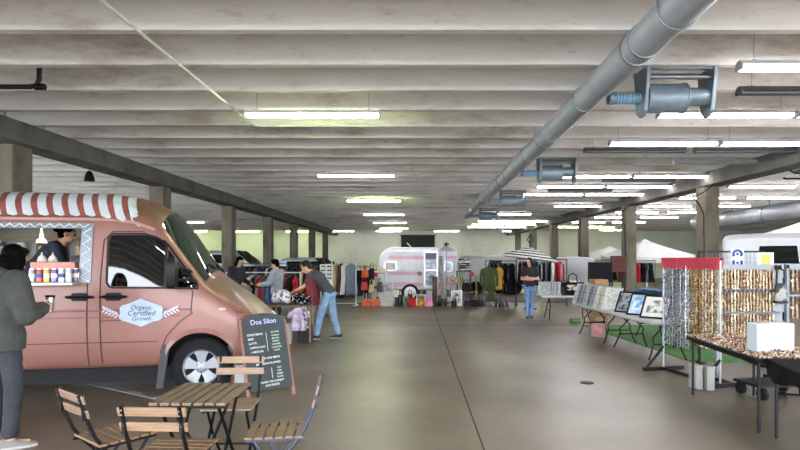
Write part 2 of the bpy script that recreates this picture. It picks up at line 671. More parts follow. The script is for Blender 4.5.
def reel_proto(label):
    t = thing('hose_reel', label, 'hose reel', (0, 0, 0), 0, 'hose reels beside the grey pipe')
    for x in (-.36, .40):
        mb = MB()
        T = Matrix.Translation((x, 0, 0)) @ Matrix(((0, 0, 1, 0), (1, 0, 0, 0), (0, 1, 0, 0), (0, 0, 0, 1)))
        mb.prism([(-.2, .29), (-.13, -.1), (-.1, -.2), (-.03, -.255), (.05, -.255), (.12, -.2), (.15, -.1), (.2, .29)], .045, 0, T)
        mb.build('side_plate', reel_mat, t, bev=.006)
    MB().cyl((-.31, 0, -.04), (.13, 0, -.04), .165, n=28).build('drum', reel_mat, t)
    MB().cyl((.13, 0, -.02), (.40, 0, -.02), .105, n=24).cyl((.13, 0, -.04), (.145, 0, -.04), .175, n=28).build('motor', reel_mat, t)
    MB().box((.02, -.14, .27), (.8, .06, .04)).box((.02, .14, .27), (.8, .06, .04)).cyl((-.34, -.1, .18), (.4, -.1, .18), .03).build('mounting_rail', grey_steel, t)
    hs = MB()
    hs.cyl((-.68, 0, -.04), (-.36, 0, -.04), .05, n=14)
    for k in range(9):
        x = -.67 + k * .036
        hs.lathe([(.05, -.011), (.064, -.006), (.064, .006), (.05, .011)], n=16, T=Matrix.Translation((x, 0, -.04)) @ Matrix.Rotation(PI / 2, 4, 'Y'))
    hs.build('blue_hose', hose_blue, t)
    MB().lathe([(.05, -.03), (.072, -.03), (.072, .03), (.05, .03)], n=16, T=Matrix.Translation((-.70, 0, -.04)) @ Matrix.Rotation(PI / 2, 4, 'Y')).build('hose_collar', reel_mat, t)
    return t


rl = None
for i, y in enumerate((6.5, 12.2, 18.1, 24.6)):
    lb = 'grey motorised drum with a blue ribbed hose beside the pipe, %s from the front' % ORD[i]
    loc = (2.97 + .012 * (y - 6), y, 3.49)
    if rl is None:
        rl = reel_proto(lb)
        rl.location = loc
    else:
        dup(rl, loc, 0, lb)

cd = MB()
cd.tube([(-2.60, 2.0, 3.735), (-2.60, 8.9, 3.735), (-2.58, 9.0, 3.735), (-2.5, 9.04, 3.735), (7.25, 9.04, 3.735)], .017, 8)
for x in (-1.4, .2, 1.2, 3.6, 5.2, 6.8):
    cd.cyl((x - .03, 9.04, 3.735), (x + .03, 9.04, 3.735), .02, n=8)
for y in (3.4, 5.4, 7.3):
    cd.cyl((-2.60, y - .03, 3.735), (-2.60, y + .03, 3.735), .02, n=8)
tag(cd.build('conduit', M('conduit_steel', '#e4e3dc', .5, .1)), 'thin metal conduit bending across the underside of the ceiling beams', 'conduit')
tag(MB().tube([(-6.15, 6.87, 3.70), (-4.72, 6.87, 3.70), (-4.64, 6.87, 3.72), (-4.61, 6.87, 3.79), (-4.61, 6.87, 4.18)], .03, 10).cyl((-4.66, 6.87, 3.70), (-4.54, 6.87, 3.70), .04)
    .build('drain_pipe', black_plastic), 'black pipe elbow coming down between the beams above the van', 'pipe')
pd = thing('pendant_speaker', 'small black bell shaped pendant hanging above the pink van', 'pendant', (X(84, 12), 12.2, 3.28))
MB().lathe([(.02, .22), (.05, .2), (.085, .12), (.105, .02), (.11, 0), (.09, .01)], n=20).build('shade', black_plastic, pd)
MB().cyl((0, 0, .2), (0, 0, .90), .008, n=6).build('rod', black_plastic, pd)
dk = thing('ventilation_duct', 'wide grey duct under the ceiling of the right bay', 'duct', (13.6, 0, 3.3))
MB().cyl((0, 17.5, 0), (0, 27, 0), .33, n=28).build('pipe', pipe_mat, dk)
for y in (19, 21.5, 24):
    MB().cyl((0, y - .03, 0), (0, y + .03, 0), .345, n=28).cyl((0, y, .3), (0, y, .6), .02).build('joint_band', grey_steel, dk)
cb = MB()
for s_ in range(5):
    x0 = 8.15 + .1 * s_
    cb.tube([(x0 + .3 * math.sin(k * 1.1 + s_), 11.9 + .1 * math.cos(k * 1.7 + s_), 3.45 + .1 * math.sin(k * 1.9 + s_ * 2)) for k in range(9)], .009, 5)
cb.tube([(7.83, 11.9, 3.3), (7.9, 11.9, 3.28), (8.6, 11.9, 3.3), (9.6, 11.9, 3.32)], .02, 6)
cb.tube([(8.0, 11.9, 3.45), (8.0, 12.0, 3.8)], .012, 6)
tag(cb.build('cable_bundle', black_plastic), 'tangle of black cables hanging beside the right girder', 'cable')
for x, y, dx in ((7.28, 14.1, 0), (7.28, 19.4, 0)):
    tag(MB().tube([(7.3, y - .5, 3.42), (7.05, y - .4, 3.2), (6.9, y - .2, 3.1), (7.1, y - .1, 2.95), (7.27, y, 2.7), (7.285, y, 1.6)], .016, 6).build('cable', black_plastic),
        'black cable looping from the girder down the right column %s' % ('beside the white van' if y < 16 else 'behind the framed prints'), 'cable')
bk = MB().box((X(418, 44.7), 44.9, 2.85), (2.7, .12, 1.15)).box((X(418, 44.7), 44.82, 3.4), (2.8, .1, .1))
bo = thing('roller_shutter', 'black rectangular panel high on the far wall behind the trailer', 'shutter', (0, 0, 0))
bk.build('panel', black_plastic, bo)
MB().cyl(P(407, 243, 44.7), P(411, 247, 44.7), .05).build('handle', white_plastic, bo)

# ------------------------------------------------------------------ lettering helper
def text_mesh(txt, size, extrude=.0, align='CENTER', shear=0, bold=0):
    c = bpy.data.curves.new('t', 'FONT')
    c.body = txt
    c.size = size
    c.extrude = extrude
    c.align_x = align
    c.align_y = 'CENTER'
    c.shear = shear
    c.offset = bold
    c.resolution_u = 3
    o = bpy.data.objects.new('t', c)
    COL.objects.link(o)
    bpy.context.view_layer.update()
    me = bake(o)
    bpy.data.objects.remove(o)
    return me


def add_mesh(mb, me, m=0, T=None, f=None):
    vs = [v.co.copy() for v in me.vertices]
    if f:
        vs = [f(p) for p in vs]
    mb.add(vs, [list(p.vertices) for p in me.polygons], m, T)


# ------------------------------------------------------------------ pink food van
van_pink = M('van_pink', '#855a51', .42, .12, '#7f554c', 2.5, coat=.15)
van_gold_reflection = M('van_gold_reflection', '#7c6048', .4, .25, '#725740', 2.5, coat=.15)  # reflection of the yellowish wall put into the colour
van_inside = M('van_inside', '#8f9194', .5, 0, '#7c7e81', 3)
arch_black = M('arch_black', '#121214', .9)
line_mat = M('panel_gap', '#3a2420', .7)
trim_red = M('trim_red', '#7c3a34', .45)
silver_trim = M('silver_trim', '#c8ccd0', .3, .7)
van = thing('food_van', 'copper pink food van with a striped scalloped roof edge and open serving hatch', 'van', (-2.617, 7.337, 0), R(10))


def ringsec(u, pts):
    near = [(u, -w, z) for w, z in pts]
    far = [(u, w, z) for w, z in reversed(pts[1:-1])]
    return [Vector(p) for p in near + far]


full = [(0, .34), (.80, .33), (.925, .39), (.965, .75), (.965, 1.1), (.945, 1.32), (.865, 2.0), (.83, 2.1), (.70, 2.24), (.42, 2.34), (0, 2.37)]
st = [(-4.3, full), (-4.25, full), (-2.5, full), (-.95, full)]
st.append((-.80, [(0, .34), (.80, .33), (.925, .39), (.965, .75), (.965, 1.1), (.945, 1.32), (.862, 1.98), (.825, 2.07), (.69, 2.21), (.42, 2.31), (0, 2.34)]))
st.append((-.50, [(0, .34), (.80, .33), (.925, .39), (.965, .75), (.965, 1.1), (.945, 1.30), (.85, 1.91), (.80, 1.97), (.67, 2.08), (.42, 2.18), (0, 2.22)]))
st.append((-.42, [(0, .34), (.80, .33), (.925, .39), (.965, .75), (.965, 1.1), (.945, 1.29), (.85, 1.83), (.79, 1.89), (.65, 2.0), (.40, 2.1), (0, 2.14)]))
st.append((.02, [(0, .34), (.80, .33), (.925, .39), (.965, .75), (.962, 1.08), (.94, 1.22), (.90, 1.27), (.82, 1.31), (.65, 1.36), (.40, 1.41), (0, 1.43)]))
st.append((.10, [(0, .34), (.80, .33), (.925, .39), (.965, .75), (.96, 1.06), (.93, 1.18), (.89, 1.22), (.80, 1.25), (.64, 1.29), (.38, 1.33), (0, 1.35)]))
st.append((.50, [(0, .34), (.78, .33), (.90, .39), (.94, .70), (.92, .88), (.88, .95), (.83, .985), (.74, 1.01), (.60, 1.04), (.36, 1.07), (0, 1.09)]))
st.append((.68, [(0, .34), (.72, .33), (.82, .37), (.86, .6), (.84, .70), (.80, .76), (.76, .79), (.68, .82), (.55, .84), (.34, .86), (0, .87)]))
st.append((.77, [(0, .34), (.64, .34), (.72, .38), (.75, .55), (.73, .63), (.70, .67), (.66, .70), (.60, .72), (.5, .74), (.32, .75), (0, .76)]))
st.append((.79, [(0, .38), (.60, .38), (.68, .42), (.71, .52), (.69, .58), (.66, .62), (.62, .64), (.57, .66), (.47, .68), (.30, .69), (0, .70)]))
vb = MB()
vb.loft([ringsec(u, p) for u, p in st])
body0 = link('body', vb.mesh('body'), [], smooth=0)
sub = body0.modifiers.new('s', 'SUBSURF')
sub.levels = 2
sub.render_levels = 2
bpy.context.view_layer.update()
shell = bake(body0)
bpy.data.objects.remove(body0)
# the raised striped roof and the front roof with its painted gold reflection share the same shell
bmv = bmesh.new()
bmv.from_mesh(shell)
bvh = BVHTree.FromBMesh(bmv)
bmv.free()


def side_y(u, z):
    h = bvh.ray_cast(Vector((u, -2.5, z)), Vector((0, 1, 0)))
    return (h[0].y if h[0] is not None else -.9)


# cutters
def rrect(u0, u1, z0, z1, r, n=5):
    out = []
    for cx, cz, a0 in ((u1 - r, z0 + r, -90), (u1 - r, z1 - r, 0), (u0 + r, z1 - r, 90), (u0 + r, z0 + r, 180)):
        for k in range(n + 1):
            a = R(a0 + 90 * k / n)
            out.append((cx + r * math.cos(a), cz + r * math.sin(a)))
    return out


SIDE = Matrix(((1, 0, 0, 0), (0, 0, 1, 0), (0, 1, 0, 0), (0, 0, 0, 1)))   # (a, b, c) -> (a, c, b)
HU0, HU1, HZ0, HZ1 = -3.3, -1.27, 1.335, 1.93
cuts = []
c1 = MB().box((-2.68, 0, 1.31), (3.0, 1.62, 1.42))
cuts.append((c1, 'inside'))
c2 = MB().prism(rrect(HU0, HU1, HZ0, HZ1, .03), .9, 0, SIDE, -1.3)
cuts.append((c2, 'inside'))
for u in (0, -3.0):
    for sgn in (-1, 1):
        cc = MB().cyl((u, sgn * 1.3, .345), (u, sgn * .62, .345), .405, n=40)
        cuts.append((cc, 'arch'))
bo_ = link('body', shell, [van_pink, van_inside, arch_black], smooth=0)
tmp = []
for mb, mk in cuts:
    o = link('cut', mb.mesh('cut'), [van_pink, van_inside, arch_black], smooth=0)
    o.data.polygons.foreach_set('material_index', [{'inside': 1, 'arch': 2}[mk]] * len(o.data.polygons))
    md = bo_.modifiers.new('b', 'BOOLEAN')
    md.operation = 'DIFFERENCE'
    md.solver = 'EXACT'
    md.object = o
    tmp.append(o)
bpy.context.view_layer.update()
vme = bake(bo_)
bpy.data.objects.remove(bo_)
for o in tmp:
    bpy.data.objects.remove(o)
# bonnet and front roof get their painted gold reflection further down
link('body', vme, [van_pink, van_inside, arch_black], van, smooth=32)


def on_side(name, mb, mats, off, parent=van, thick=0, smooth=30, cuts_=2):
    """lay the flat shapes of mb (u, z, lift) on the near flank of the van"""
    me = mb.mesh(name)
    bm = bmesh.new()
    bm.from_mesh(me)
    bmesh.ops.triangulate(bm, faces=bm.faces)
    for _ in range(cuts_):
        es = [e for e in bm.edges if e.calc_length() > .06]
        if es:
            bmesh.ops.subdivide_edges(bm, edges=es, cuts=1, use_grid_fill=True)
    bmesh.ops.triangulate(bm, faces=bm.faces)
    for v in bm.verts:
        u, z, l = v.co
        v.co = Vector((u, side_y(u, z) - off - l, z))
    bmesh.ops.recalc_face_normals(bm, faces=bm.faces)
    bm.to_mesh(me)
    bm.free()
    return link(name, me, mats, parent, smooth=smooth)


def strip(mb, pts, w, lift=.004, m=0):
    """a flat ribbon along 2-D points"""
    pts = [Vector((p[0], p[1])) for p in pts]
    fine = []
    for a, b in zip(pts, pts[1:]):
        k = max(1, int((b - a).length / .08))
        fine += [a.lerp(b, i / k) for i in range(k)]
    fine.append(pts[-1])
    L, Rr = [], []
    for i, p in enumerate(fine):
        d = (fine[min(i + 1, len(fine) - 1)] - fine[max(i - 1, 0)]).normalized()
        n = Vector((-d.y, d.x)) * w / 2
        L.append(p + n)
        Rr.append(p - n)
    for i in range(len(fine) - 1):
        q = [L[i], L[i + 1], Rr[i + 1], Rr[i]]
        mb.add([(a.x, a.y, z) for z in (0, lift) for a in q], [(0, 1, 2, 3), (4, 5, 6, 7), (0, 1, 5, 4), (2, 3, 7, 6)], m)


# seams and rubbing strips
sm = MB()
strip(sm, [(-1.19, .40), (-1.19, 1.2), (-1.20, 2.0)], .012)
strip(sm, [(-1.05, .42), (-1.06, 1.35), (-1.04, 1.8), (-.95, 1.9), (-.62, 1.9)], .012)
strip(sm, [(-.10, .98), (-.085, 1.22)], .011)
strip(sm, [(-.085, 1.22), (-.2, 1.34)], .008)
strip(sm, [(-.43, .42), (-.43, .55), (-.36, .72), (-.22, .88), (-.08, .98)], .012)
strip(sm, [(-1.05, .90), (-.5, .92)], .009)
strip(sm, [(-3.8, .66), (-.46, .66)], .009)
on_side('panel_seam', sm, line_mat, .0015, cuts_=0)
tr = MB()
strip(tr, [(-4.1, 1.01), (-1.21, 1.015)], .02, .012)
strip(tr, [(-1.17, 1.015), (-.10, 1.02)], .02, .012)
strip(tr, [(-4.1, .935), (-1.21, .94)], .012, .008)
strip(tr, [(-1.17, .94), (-.22, .95)], .012, .008)
on_side('rubbing_strip', tr, trim_red, .001, cuts_=0)
gt = MB()
strip(gt, [(-4.2, 2.035), (-.95, 2.035), (-.72, 2.0), (-.52, 1.925)], .03, .02)
on_side('roof_gutter', gt, M('gutter_pale', '#a98579', .5), .001, cuts_=0)
# flared wheel arch lip
fl = MB()
for (ra, rb, lift) in ((.405, .455, .02),):
    pts = [(ra * math.cos(R(a)), .345 + ra * math.sin(R(a))) for a in range(0, 181, 6)]
    for a in range(0, 180, 6):
        q = []
        for aa, rr, l in ((a, ra, .022), (a + 6, ra, .022), (a + 6, rb, .0), (a, rb, .0)):
            q.append((rr * math.cos(R(aa)), .345 + rr * math.sin(R(aa)), l))
        fl.add(q, [(0, 1, 2, 3)])
        q2 = [(ra * math.cos(R(aa)), .345 + ra * math.sin(R(aa)), l) for aa, l in ((a, -.04), (a + 6, -.04), (a + 6, .022), (a, .022))]
        fl.add(q2, [(0, 1, 2, 3)])
on_side('wheel_arch', fl, van_pink, .002, cuts_=0)
mf = MB()
mf.prism([(-.48, .12), (-.40, .12), (-.36, .42), (-.33, .62), (-.40, .62), (-.45, .42)], .03, 0, SIDE, -.95)
mf.build('mud_flap', M('flap_grey', '#34373c', .7), van, bev=.006)

MB().box((-1.9, 0, .27), (4.6, 1.35, .22)).box((-1.9, -.2, .2), (3.4, .5, .16)).build('underside_shade_box', arch_black, van)  # dark boxes added beneath the van to deepen the shade on the floor
# cab glass
gl = MB()
gl.prism([(-.98, 1.33), (-.96, 1.30), (-.93, 1.285), (-.40, 1.275), (-.40, 1.80), (-.62, 1.86), (-.93, 1.86), (-.965, 1.84), (-.98, 1.80)], .003, 0)
on_side('door_window', gl, dark_glass, .004, cuts_=3)
gl = MB()
gl.prism([(-.365, 1.275), (-.05, 1.262), (-.055, 1.29), (-.365, 1.70)], .003, 0)
on_side('quarter_window', gl, dark_glass, .004, cuts_=3)
wf = MB()
strip(wf, [(-.93, 1.27), (-.40, 1.262), (-.03, 1.25), (-.04, 1.29), (-.37, 1.75), (-.48, 1.83), (-.62, 1.875), (-.94, 1.875), (-.995, 1.83), (-.995, 1.33), (-.97, 1.285), (-.93, 1.27)], .022, .008)
strip(wf, [(-.385, 1.27), (-.385, 1.75)], .025, .01)
on_side('window_seal', wf, black_plastic, .002, cuts_=0)
# windscreen laid on the sloping front
ws = MB()
vs, fs = [], []
NU, NV = 14, 24
for i in range(NU + 1):
    for j in range(NV + 1):
        t = i / NU
        wmax = .74 + .06 * t
        v = -wmax + 2 * wmax * j / NV
        u = -.47 + .50 * t
        h = bvh.ray_cast(Vector((u, v, 3)), Vector((0, 0, -1)))
        z = h[0].z if h[0] is not None else 1.3
        nn = h[1] if h[1] is not None else Vector((0, 0, 1))
        vs.append(Vector((u, v, z)) + nn * .006)
for i in range(NU):
    for j in range(NV):
        a = i * (NV + 1) + j
        fs.append((a, a + 1, a + NV + 2, a + NV + 1))
ws.add(vs, fs)
ws.build('windscreen', M('screen_glass', '#1b2a22', .04, 0, '#22332a', 2, spec=.8), van, smooth=60)
for v0, v1 in ((-.55, -.1), (.15, .62)):
    pts = []
    for k in range(9):
        t = k / 8
        v = v0 + (v1 - v0) * t
        u = .02 - .05 * math.sin(PI * t)
        h = bvh.ray_cast(Vector((u, v, 3)), Vector((0, 0, -1)))
        pts.append(Vector((u, v, h[0].z + .025)))
    MB().tube(pts, .008, 6).build('wiper', black_plastic, van)

# bonnet and front roof skins just over the shell, wall reflection painted gold-brown
for nm, u0, u1, w0, w1 in (('bonnet', .07, .73, .80, .60), ('roof_cap', -1.0, -.46, .80, .72)):
    g = MB()
    vs, fs = [], []
    NU, NV = 14, 20
    for i in range(NU + 1):
        for j in range(NV + 1):
            t = i / NU
            wm = w0 + (w1 - w0) * t
            v = -wm + 2 * wm * j / NV
            u = u0 + (u1 - u0) * t
            h = bvh.ray_cast(Vector((u, v, 3)), Vector((0, 0, -1)))
            vs.append(h[0] + h[1] * .004)
    for i in range(NU):
        for j in range(NV):
            a = i * (NV + 1) + j
            fs.append((a, a + 1, a + NV + 2, a + NV + 1))
    g.add(vs, fs)
    g.build(nm, van_gold_reflection, van, smooth=60)
# vent slots on the wing, side repeater, headlight, bumper
vt = MB()
for k in range(3):
    strip(vt, [(.36 + .02 * k, 1.005 - .03 * k), (.53 + .01 * k, .985 - .03 * k)], .012, .006)
on_side('wing_vent', vt, line_mat, .001, cuts_=0)
rp = MB()
rp.prism(rrect(.20, .27, 1.0, 1.025, .01, 3), .01, 0)
on_side('side_repeater', rp, M('repeater', '#c9a08a', .3), .002, cuts_=0)
for sgn in (-1, 1):
    MB().ball((.62, sgn * .64, .74), (.13, .17, .12), n=16).build('headlight', M('lamp_glass', '#c9cfd2', .1), van)
bp_ = MB()
bp_.eloft([((.63 - .06 * abs(k) ** 1.6 / 6, k * .115, .47), (.17, 0, 0), (0, 0, .14)) for k in range(-7, 8)], 12)
bp_.build('bumper', M('bumper_grey', '#5b4a46', .6), van)

# door mirror
mr = MB()
mr.loft([[Vector((-.25 + dx * .5, -1.20 + dy, z)) for dx, dy in ((-.09 * s, -.05 * s), (.09 * s, -.06 * s), (.10 * s, .05 * s), (-.10 * s, .06 * s))] for z, s in ((1.27, .8), (1.30, 1.1), (1.50, 1.2), (1.57, 1.0), (1.60, .75))])
mr.tube([(-.22, -1.15, 1.36), (-.10, -1.02, 1.36), (-.06, -.92, 1.34)], .02, 8).tube([(-.22, -1.15, 1.5), (-.12, -1.0, 1.46), (-.10, -.92, 1.44)], .018, 8)
mr.build('door_mirror', black_plastic, van, bev=.012)
# handles
for u in (-1.33, -.985):
    hb = MB()
    hb.prism(rrect(u - .02, u + .15, 1.125, 1.215, .03, 4), .012, 0)
    ho = on_side('door_handle', hb, black_plastic, .001, cuts_=1)
    g2 = MB()
    sy = side_y(u, 1.17)
    g2.tube([(u - .07, sy - .02, 1.17), (u - .02, sy - .045, 1.17), (u + .16, sy - .045, 1.17), (u + .21, sy - .02, 1.17)], [.012, .018, .018, .012], 8)
    g2.build('grip', black_plastic, ho)

# badge with sprigs
bx, bz = -.63, .985
bd = MB()
hexa = [(-.22, .055), (-.2, .085), (-.13, .105), (-.06, .135), (0, .165), (.06, .135), (.14, .105), (.21, .08), (.235, .05), (.225, 0), (.235, -.05), (.2, -.085), (.13, -.1), (.06, -.13), (0, -.155), (-.06, -.13), (-.14, -.1), (-.2, -.08), (-.23, -.05), (-.215, 0)]
bd.prism([(bx + a, bz + b) for a, b in hexa], .004, 0)
badge = on_side('badge', bd, M('badge_blue', '#a5b4c4', .5), .014, cuts_=2)
lt = MB()
for txt, dz, sz in (('Organic', .060, .070), ('Certified', -.002, .082), ('Grown', -.062, .070)):
    add_mesh(lt, text_mesh(txt, sz, 0, 'CENTER', .25, .0008), 0, Matrix.Translation((bx + .005, bz + dz, 0)))
on_side('lettering', lt, M('badge_ink', '#4a4a66', .6), .021, badge, cuts_=0)
for sgn in (-1, 1):
    sp = MB()
    for k in range(5):
        a = bx + sgn * (.235 + .032 * k)
        b = bz - .02 + .016 * k
        for dd in (-1, 1):
            w = Vector((sgn * .75, dd * .75 + .2)).normalized()
            n = Vector((-w.y, w.x))
            p = Vector((a, b))
            lf = [p, p + w * .03 + n * .012, p + w * .06, p + w * .03 - n * .012]
            sp.add([(q.x, q.y, 0) for q in lf], [(0, 1, 2, 3)])
    strip(sp, [(bx + sgn * .22, bz - .03), (bx + sgn * .40, bz + .06)], .007, .001)
    on_side('leaf_sprig', sp, M('sprig', '#b9b2c2', .5), .016, badge, cuts_=0)

# striped scalloped roof edge
UA0, UA1 = -4.2, -.62
aw = MB()
apts = [(.895, 2.05), (.865, 2.09), (.815, 2.16), (.745, 2.235), (.64, 2.295), (.5, 2.345), (.35, 2.375), (0, 2.40)]


def roof_pt(t, u, off=0.0):
    """t: arc parameter 0..1 from the gutter to the ridge"""
    x = t * (len(apts) - 1)
    i = min(int(x), len(apts) - 2)
    w = apts[i][0] + (apts[i + 1][0] - apts[i][0]) * (x - i)
    z = apts[i][1] + (apts[i + 1][1] - apts[i][1]) * (x - i)
    # the cloth follows the roof down over the cab
    f = max(0.0, (u + 1.25) / .6)
    z -= .12 * f * f
    w -= .05 * f * f
    n = Vector((0, -.6, .8))
    return Vector((u, -w, z)) + n * off


nu = 70
vs, fs = [], []
for i in range(nu + 1):
    u = UA0 + (UA1 - UA0) * i / nu
    for k in range(15):
        vs.append(roof_pt(.06 + k / 14 * .94, u))
for i in range(nu):
    for k in range(14):
        a = i * 15 + k
        fs.append((a, a + 1, a + 16, a + 15))
aw.add(vs, fs, 0)
per = .158
k = 0
u = UA1 - .09
while u > UA0 + .1:
    hw = .045
    rows = []
    for j in range(16):
        t = j / 15
        tt = .03 + t * .97
        # rounded tongue end near the gutter
        if tt < .12:
            q = (tt - .03) / .09
            h = hw * 1.15 * math.sqrt(max(0.0, 1 - (1 - q) ** 2))
        else:
            h = hw * (1.15 - .15 * min(1, (tt - .12) / .2))
        uc = u + .03 - .26 * tt
        rows.append((uc - h, uc + h, tt))
    vs = []
    for a, b, tt in rows:
        vs += [roof_pt(tt, a, .008), roof_pt(tt, (a + b) / 2, .009), roof_pt(tt, b, .008)]
    fs = []
    for j in range(15):
        for c in range(2):
            a = j * 3 + c
            fs.append((a, a + 1, a + 4, a + 3))
    aw.add(vs, fs, 1)
    u -= per
aw.build('roof_awning', [M('awning_red', '#96524a', .7, 0, '#8a4a43', 8), M('awning_white', '#c2cacb', .7)], van, smooth=60)

# serving hatch frame with zig-zag edging, ledge, and the riser inside
ht = MB()
strip(ht, [(HU0, HZ1 + .03), (HU1 + .12, HZ1 + .03)], .06, .012)
strip(ht, [(HU1 + .055, HZ0 - .01), (HU1 + .055, HZ1 + .06)], .12, .012)
hf = on_side('hatch_frame', ht, M('hatch_steel', '#7c8288', .35, .5), .002, cuts_=0)
zg = MB()
zz = [(HU0 + .05 * k, HZ1 + (.012 if k % 2 else .05)) for k in range(int((HU1 - HU0 + .1) / .05) + 1)]
strip(zg, zz, .012, .006)
zz = [(HU1 + (.015 if k % 2 else .10), HZ0 + .06 * k) for k in range(11)]
strip(zg, zz, .014, .006)
on_side('zigzag_trim', zg, M('zig_white', '#c3c6ca', .4), .016, hf, cuts_=0)
lg = MB()
lg.box(((HU0 + HU1) / 2, -.99, HZ0 - .012), (HU1 - HU0, .30, .03))
lg.build('serving_ledge', silver_trim, van, bev=.004)
MB().box((-1.60, -.76, HZ0 + .10), (.46, .10, .24)).build('riser', M('riser_pink', '#c98d7f', .6), van, bev=.008)
# inside fittings fixed to the van
MB().box((-2.68, .45, .90), (2.7, .55, .55)).build('counter', M('counter_steel', '#8d9194', .35, .5), van, bev=.01)
MB().box((-2.68, .72, 1.62), (2.7, .16, .02)).box((-2.68, .72, 1.86), (2.7, .16, .02)).build('shelf', M('shelf_wood', '#8a7660', .6), van)
pnl = MB().box((-1.20, .0, 1.33), (.02, 1.5, 1.2))
pnl.build('bulkhead', M('bulkhead_cream', '#b6a98d', .7, 0, '#9a8f76', 6), van)
pp = MB().box((-1.93, -.985, 1.2), (.2, .006, .22))
pp.build('menu_sheet', M('paper_white', '#c9cdd0', .8), van)
for i_, (a, b) in enumerate(((-2.75, .30), (-2.2, .30))):
    lp = MB().lathe([(.06, 0), (.05, .03), (.02, .06), (.005, .2)], (a, b, 1.80), 14)
    lp.build('hatch_lamp', M('warm_bulb', (1, .82, .5), emit=6), van)


def wheel(u, v, sgn):
    tp = [(.205, -.11), (.25, -.112), (.305, -.108), (.332, -.085), (.340, -.04), (.340, .04), (.332, .085), (.305, .108), (.25, .112), (.205, .11)]
    T = Matrix.Translation((u, v, .342)) @ Matrix.Rotation(PI / 2, 4, 'X')
    tb = MB()
    tb.lathe(tp, n=48, T=T, caps=False)
    for k in range(60):
        a = 2 * PI * k / 60
        tb.box((.339 * math.cos(a), .339 * math.sin(a), 0), (.006, .022, .16), 0, a, T)
    ty = tb.build('wheel', dark_rubber, van, smooth=40)
    rb = MB()
    o = .105 if sgn < 0 else -.105

    def rz_(z):
        return z if sgn < 0 else -z
    rb.lathe([(.207, rz_(.03)), (.207, rz_(.108)), (.198, rz_(.116)), (.188, rz_(.108)), (.184, rz_(.05)), (.184, rz_(.03))], n=48, T=T)
    # five broad spokes
    for k in range(5):
        a = 2 * PI * k / 5 + PI / 2
        vs = []
        for r_, hw_, zz_ in ((.03, .035, .088), (.09, .046, .096), (.14, .060, .098), (.188, .092, .1)):
            for s_ in (-1, 1):
                for dz in (0, -.03):
                    p = Vector((r_, s_ * hw_, rz_(zz_ + dz)))
                    vs.append(Matrix.Rotation(a, 3, 'Z') @ p)
        fs = []
        for q in range(3):
            b = q * 4
            fs += [(b, b + 2, b + 6, b + 4), (b + 1, b + 5, b + 7, b + 3), (b, b + 4, b + 5, b + 1), (b + 2, b + 3, b + 7, b + 6)]
        rb.add(vs, fs, 0, T)
    rb.lathe([(.07, rz_(.06)), (.07, rz_(.096)), (.05, rz_(.102)), (.035, rz_(.108)), (.01, rz_(.11))], n=24, T=T)
    rim = rb.build('alloy_rim', M('alloy', '#8b8e93', .38, .4), ty, smooth=30)
    dk_ = MB()
    dk_.lathe([(.19, rz_(.02)), (.19, rz_(.03)), (.01, rz_(.035))], n=36, T=T)
    dk_.build('brake_backing', arch_black, ty)
    nt_ = MB()
    for k in range(6):
        a = 2 * PI * (k + .5) / 6
        nt_.cyl((.052 * math.cos(a), .052 * math.sin(a), rz_(.095)), (.052 * math.cos(a), .052 * math.sin(a), rz_(.112)), .009, n=8, T=T)
    nt_.build('wheel_nut', M('nut_dark', '#5c5f64', .4, .6), rim)


wheel(0, -.80, -1)
wheel(-3.0, -.80, -1)
wheel(0, .80, 1)
wheel(-3.0, .80, 1)

VM = Matrix.Translation((-2.617, 7.337, 0)) @ Matrix.Rotation(R(10), 4, 'Z')


def vw(u, v, z):
    return VM @ Vector((u, v, z))


# cans of drink on the ledge
can_cols = ['#9fa8bd', '#c4545c', '#d8b44a', '#7a6aa8', '#cfd8d0', '#b9c7d6', '#8fb39a', '#c7c2d6', '#b24a5a', '#5c6f9c', '#dcdcdc', '#7b5f86']
can_name = ['silver blue', 'red', 'yellow and blue', 'purple', 'white and green', 'pale blue', 'sage green', 'lilac', 'crimson', 'slate blue', 'white', 'plum']
for i in range(12):
    row = i // 6
    uu = -1.69 + .072 * (i % 6) + (.03 if row else 0)
    vv = -1.07 + .085 * row
    z0 = HZ0 + .003
    t = thing('drink_can', '%s drink can in the %s row on the van ledge' % (can_name[i], ('front', 'back')[row]), 'can', vw(uu, vv, z0), 0, 'drink cans on the serving ledge')
    cm_ = M('can_' + can_cols[i], can_cols[i], .3, .4, None, 20)
    MB().lathe([(.024, 0), (.031, .008), (.031, .125), (.024, .142)], n=18).build('body', cm_, t)
    MB().lathe([(.0245, .140), (.0245, .147), (.021, .147), (.02, .143)], n=18).build('lid', chrome, t)
    MB().lathe([(.0315, .05), (.0315, .095)], n=18).build('band', M('can_band_%d' % (i % 3), ['#e8e8ea', '#3c4f8a', '#e6d8c0'][i % 3], .4), t)
for i, (uu, z0) in enumerate(((-1.73, 0), (-1.62, 0))):
    MBo = MB().lathe([(.045, 0), (.05, .01), (.035, .05), (.01, .075), (.006, .10), (.001, .105)], n=16)
    tag(MBo.build('squeeze_bottle', M('cream_cap', '#d9d2c6', .5), None, vw(uu, -.76, HZ0 + .225)), 'small cream dispenser top on the pink riser, %s one from the server' % ORD[i], 'dispenser', 'dispensers on the riser')
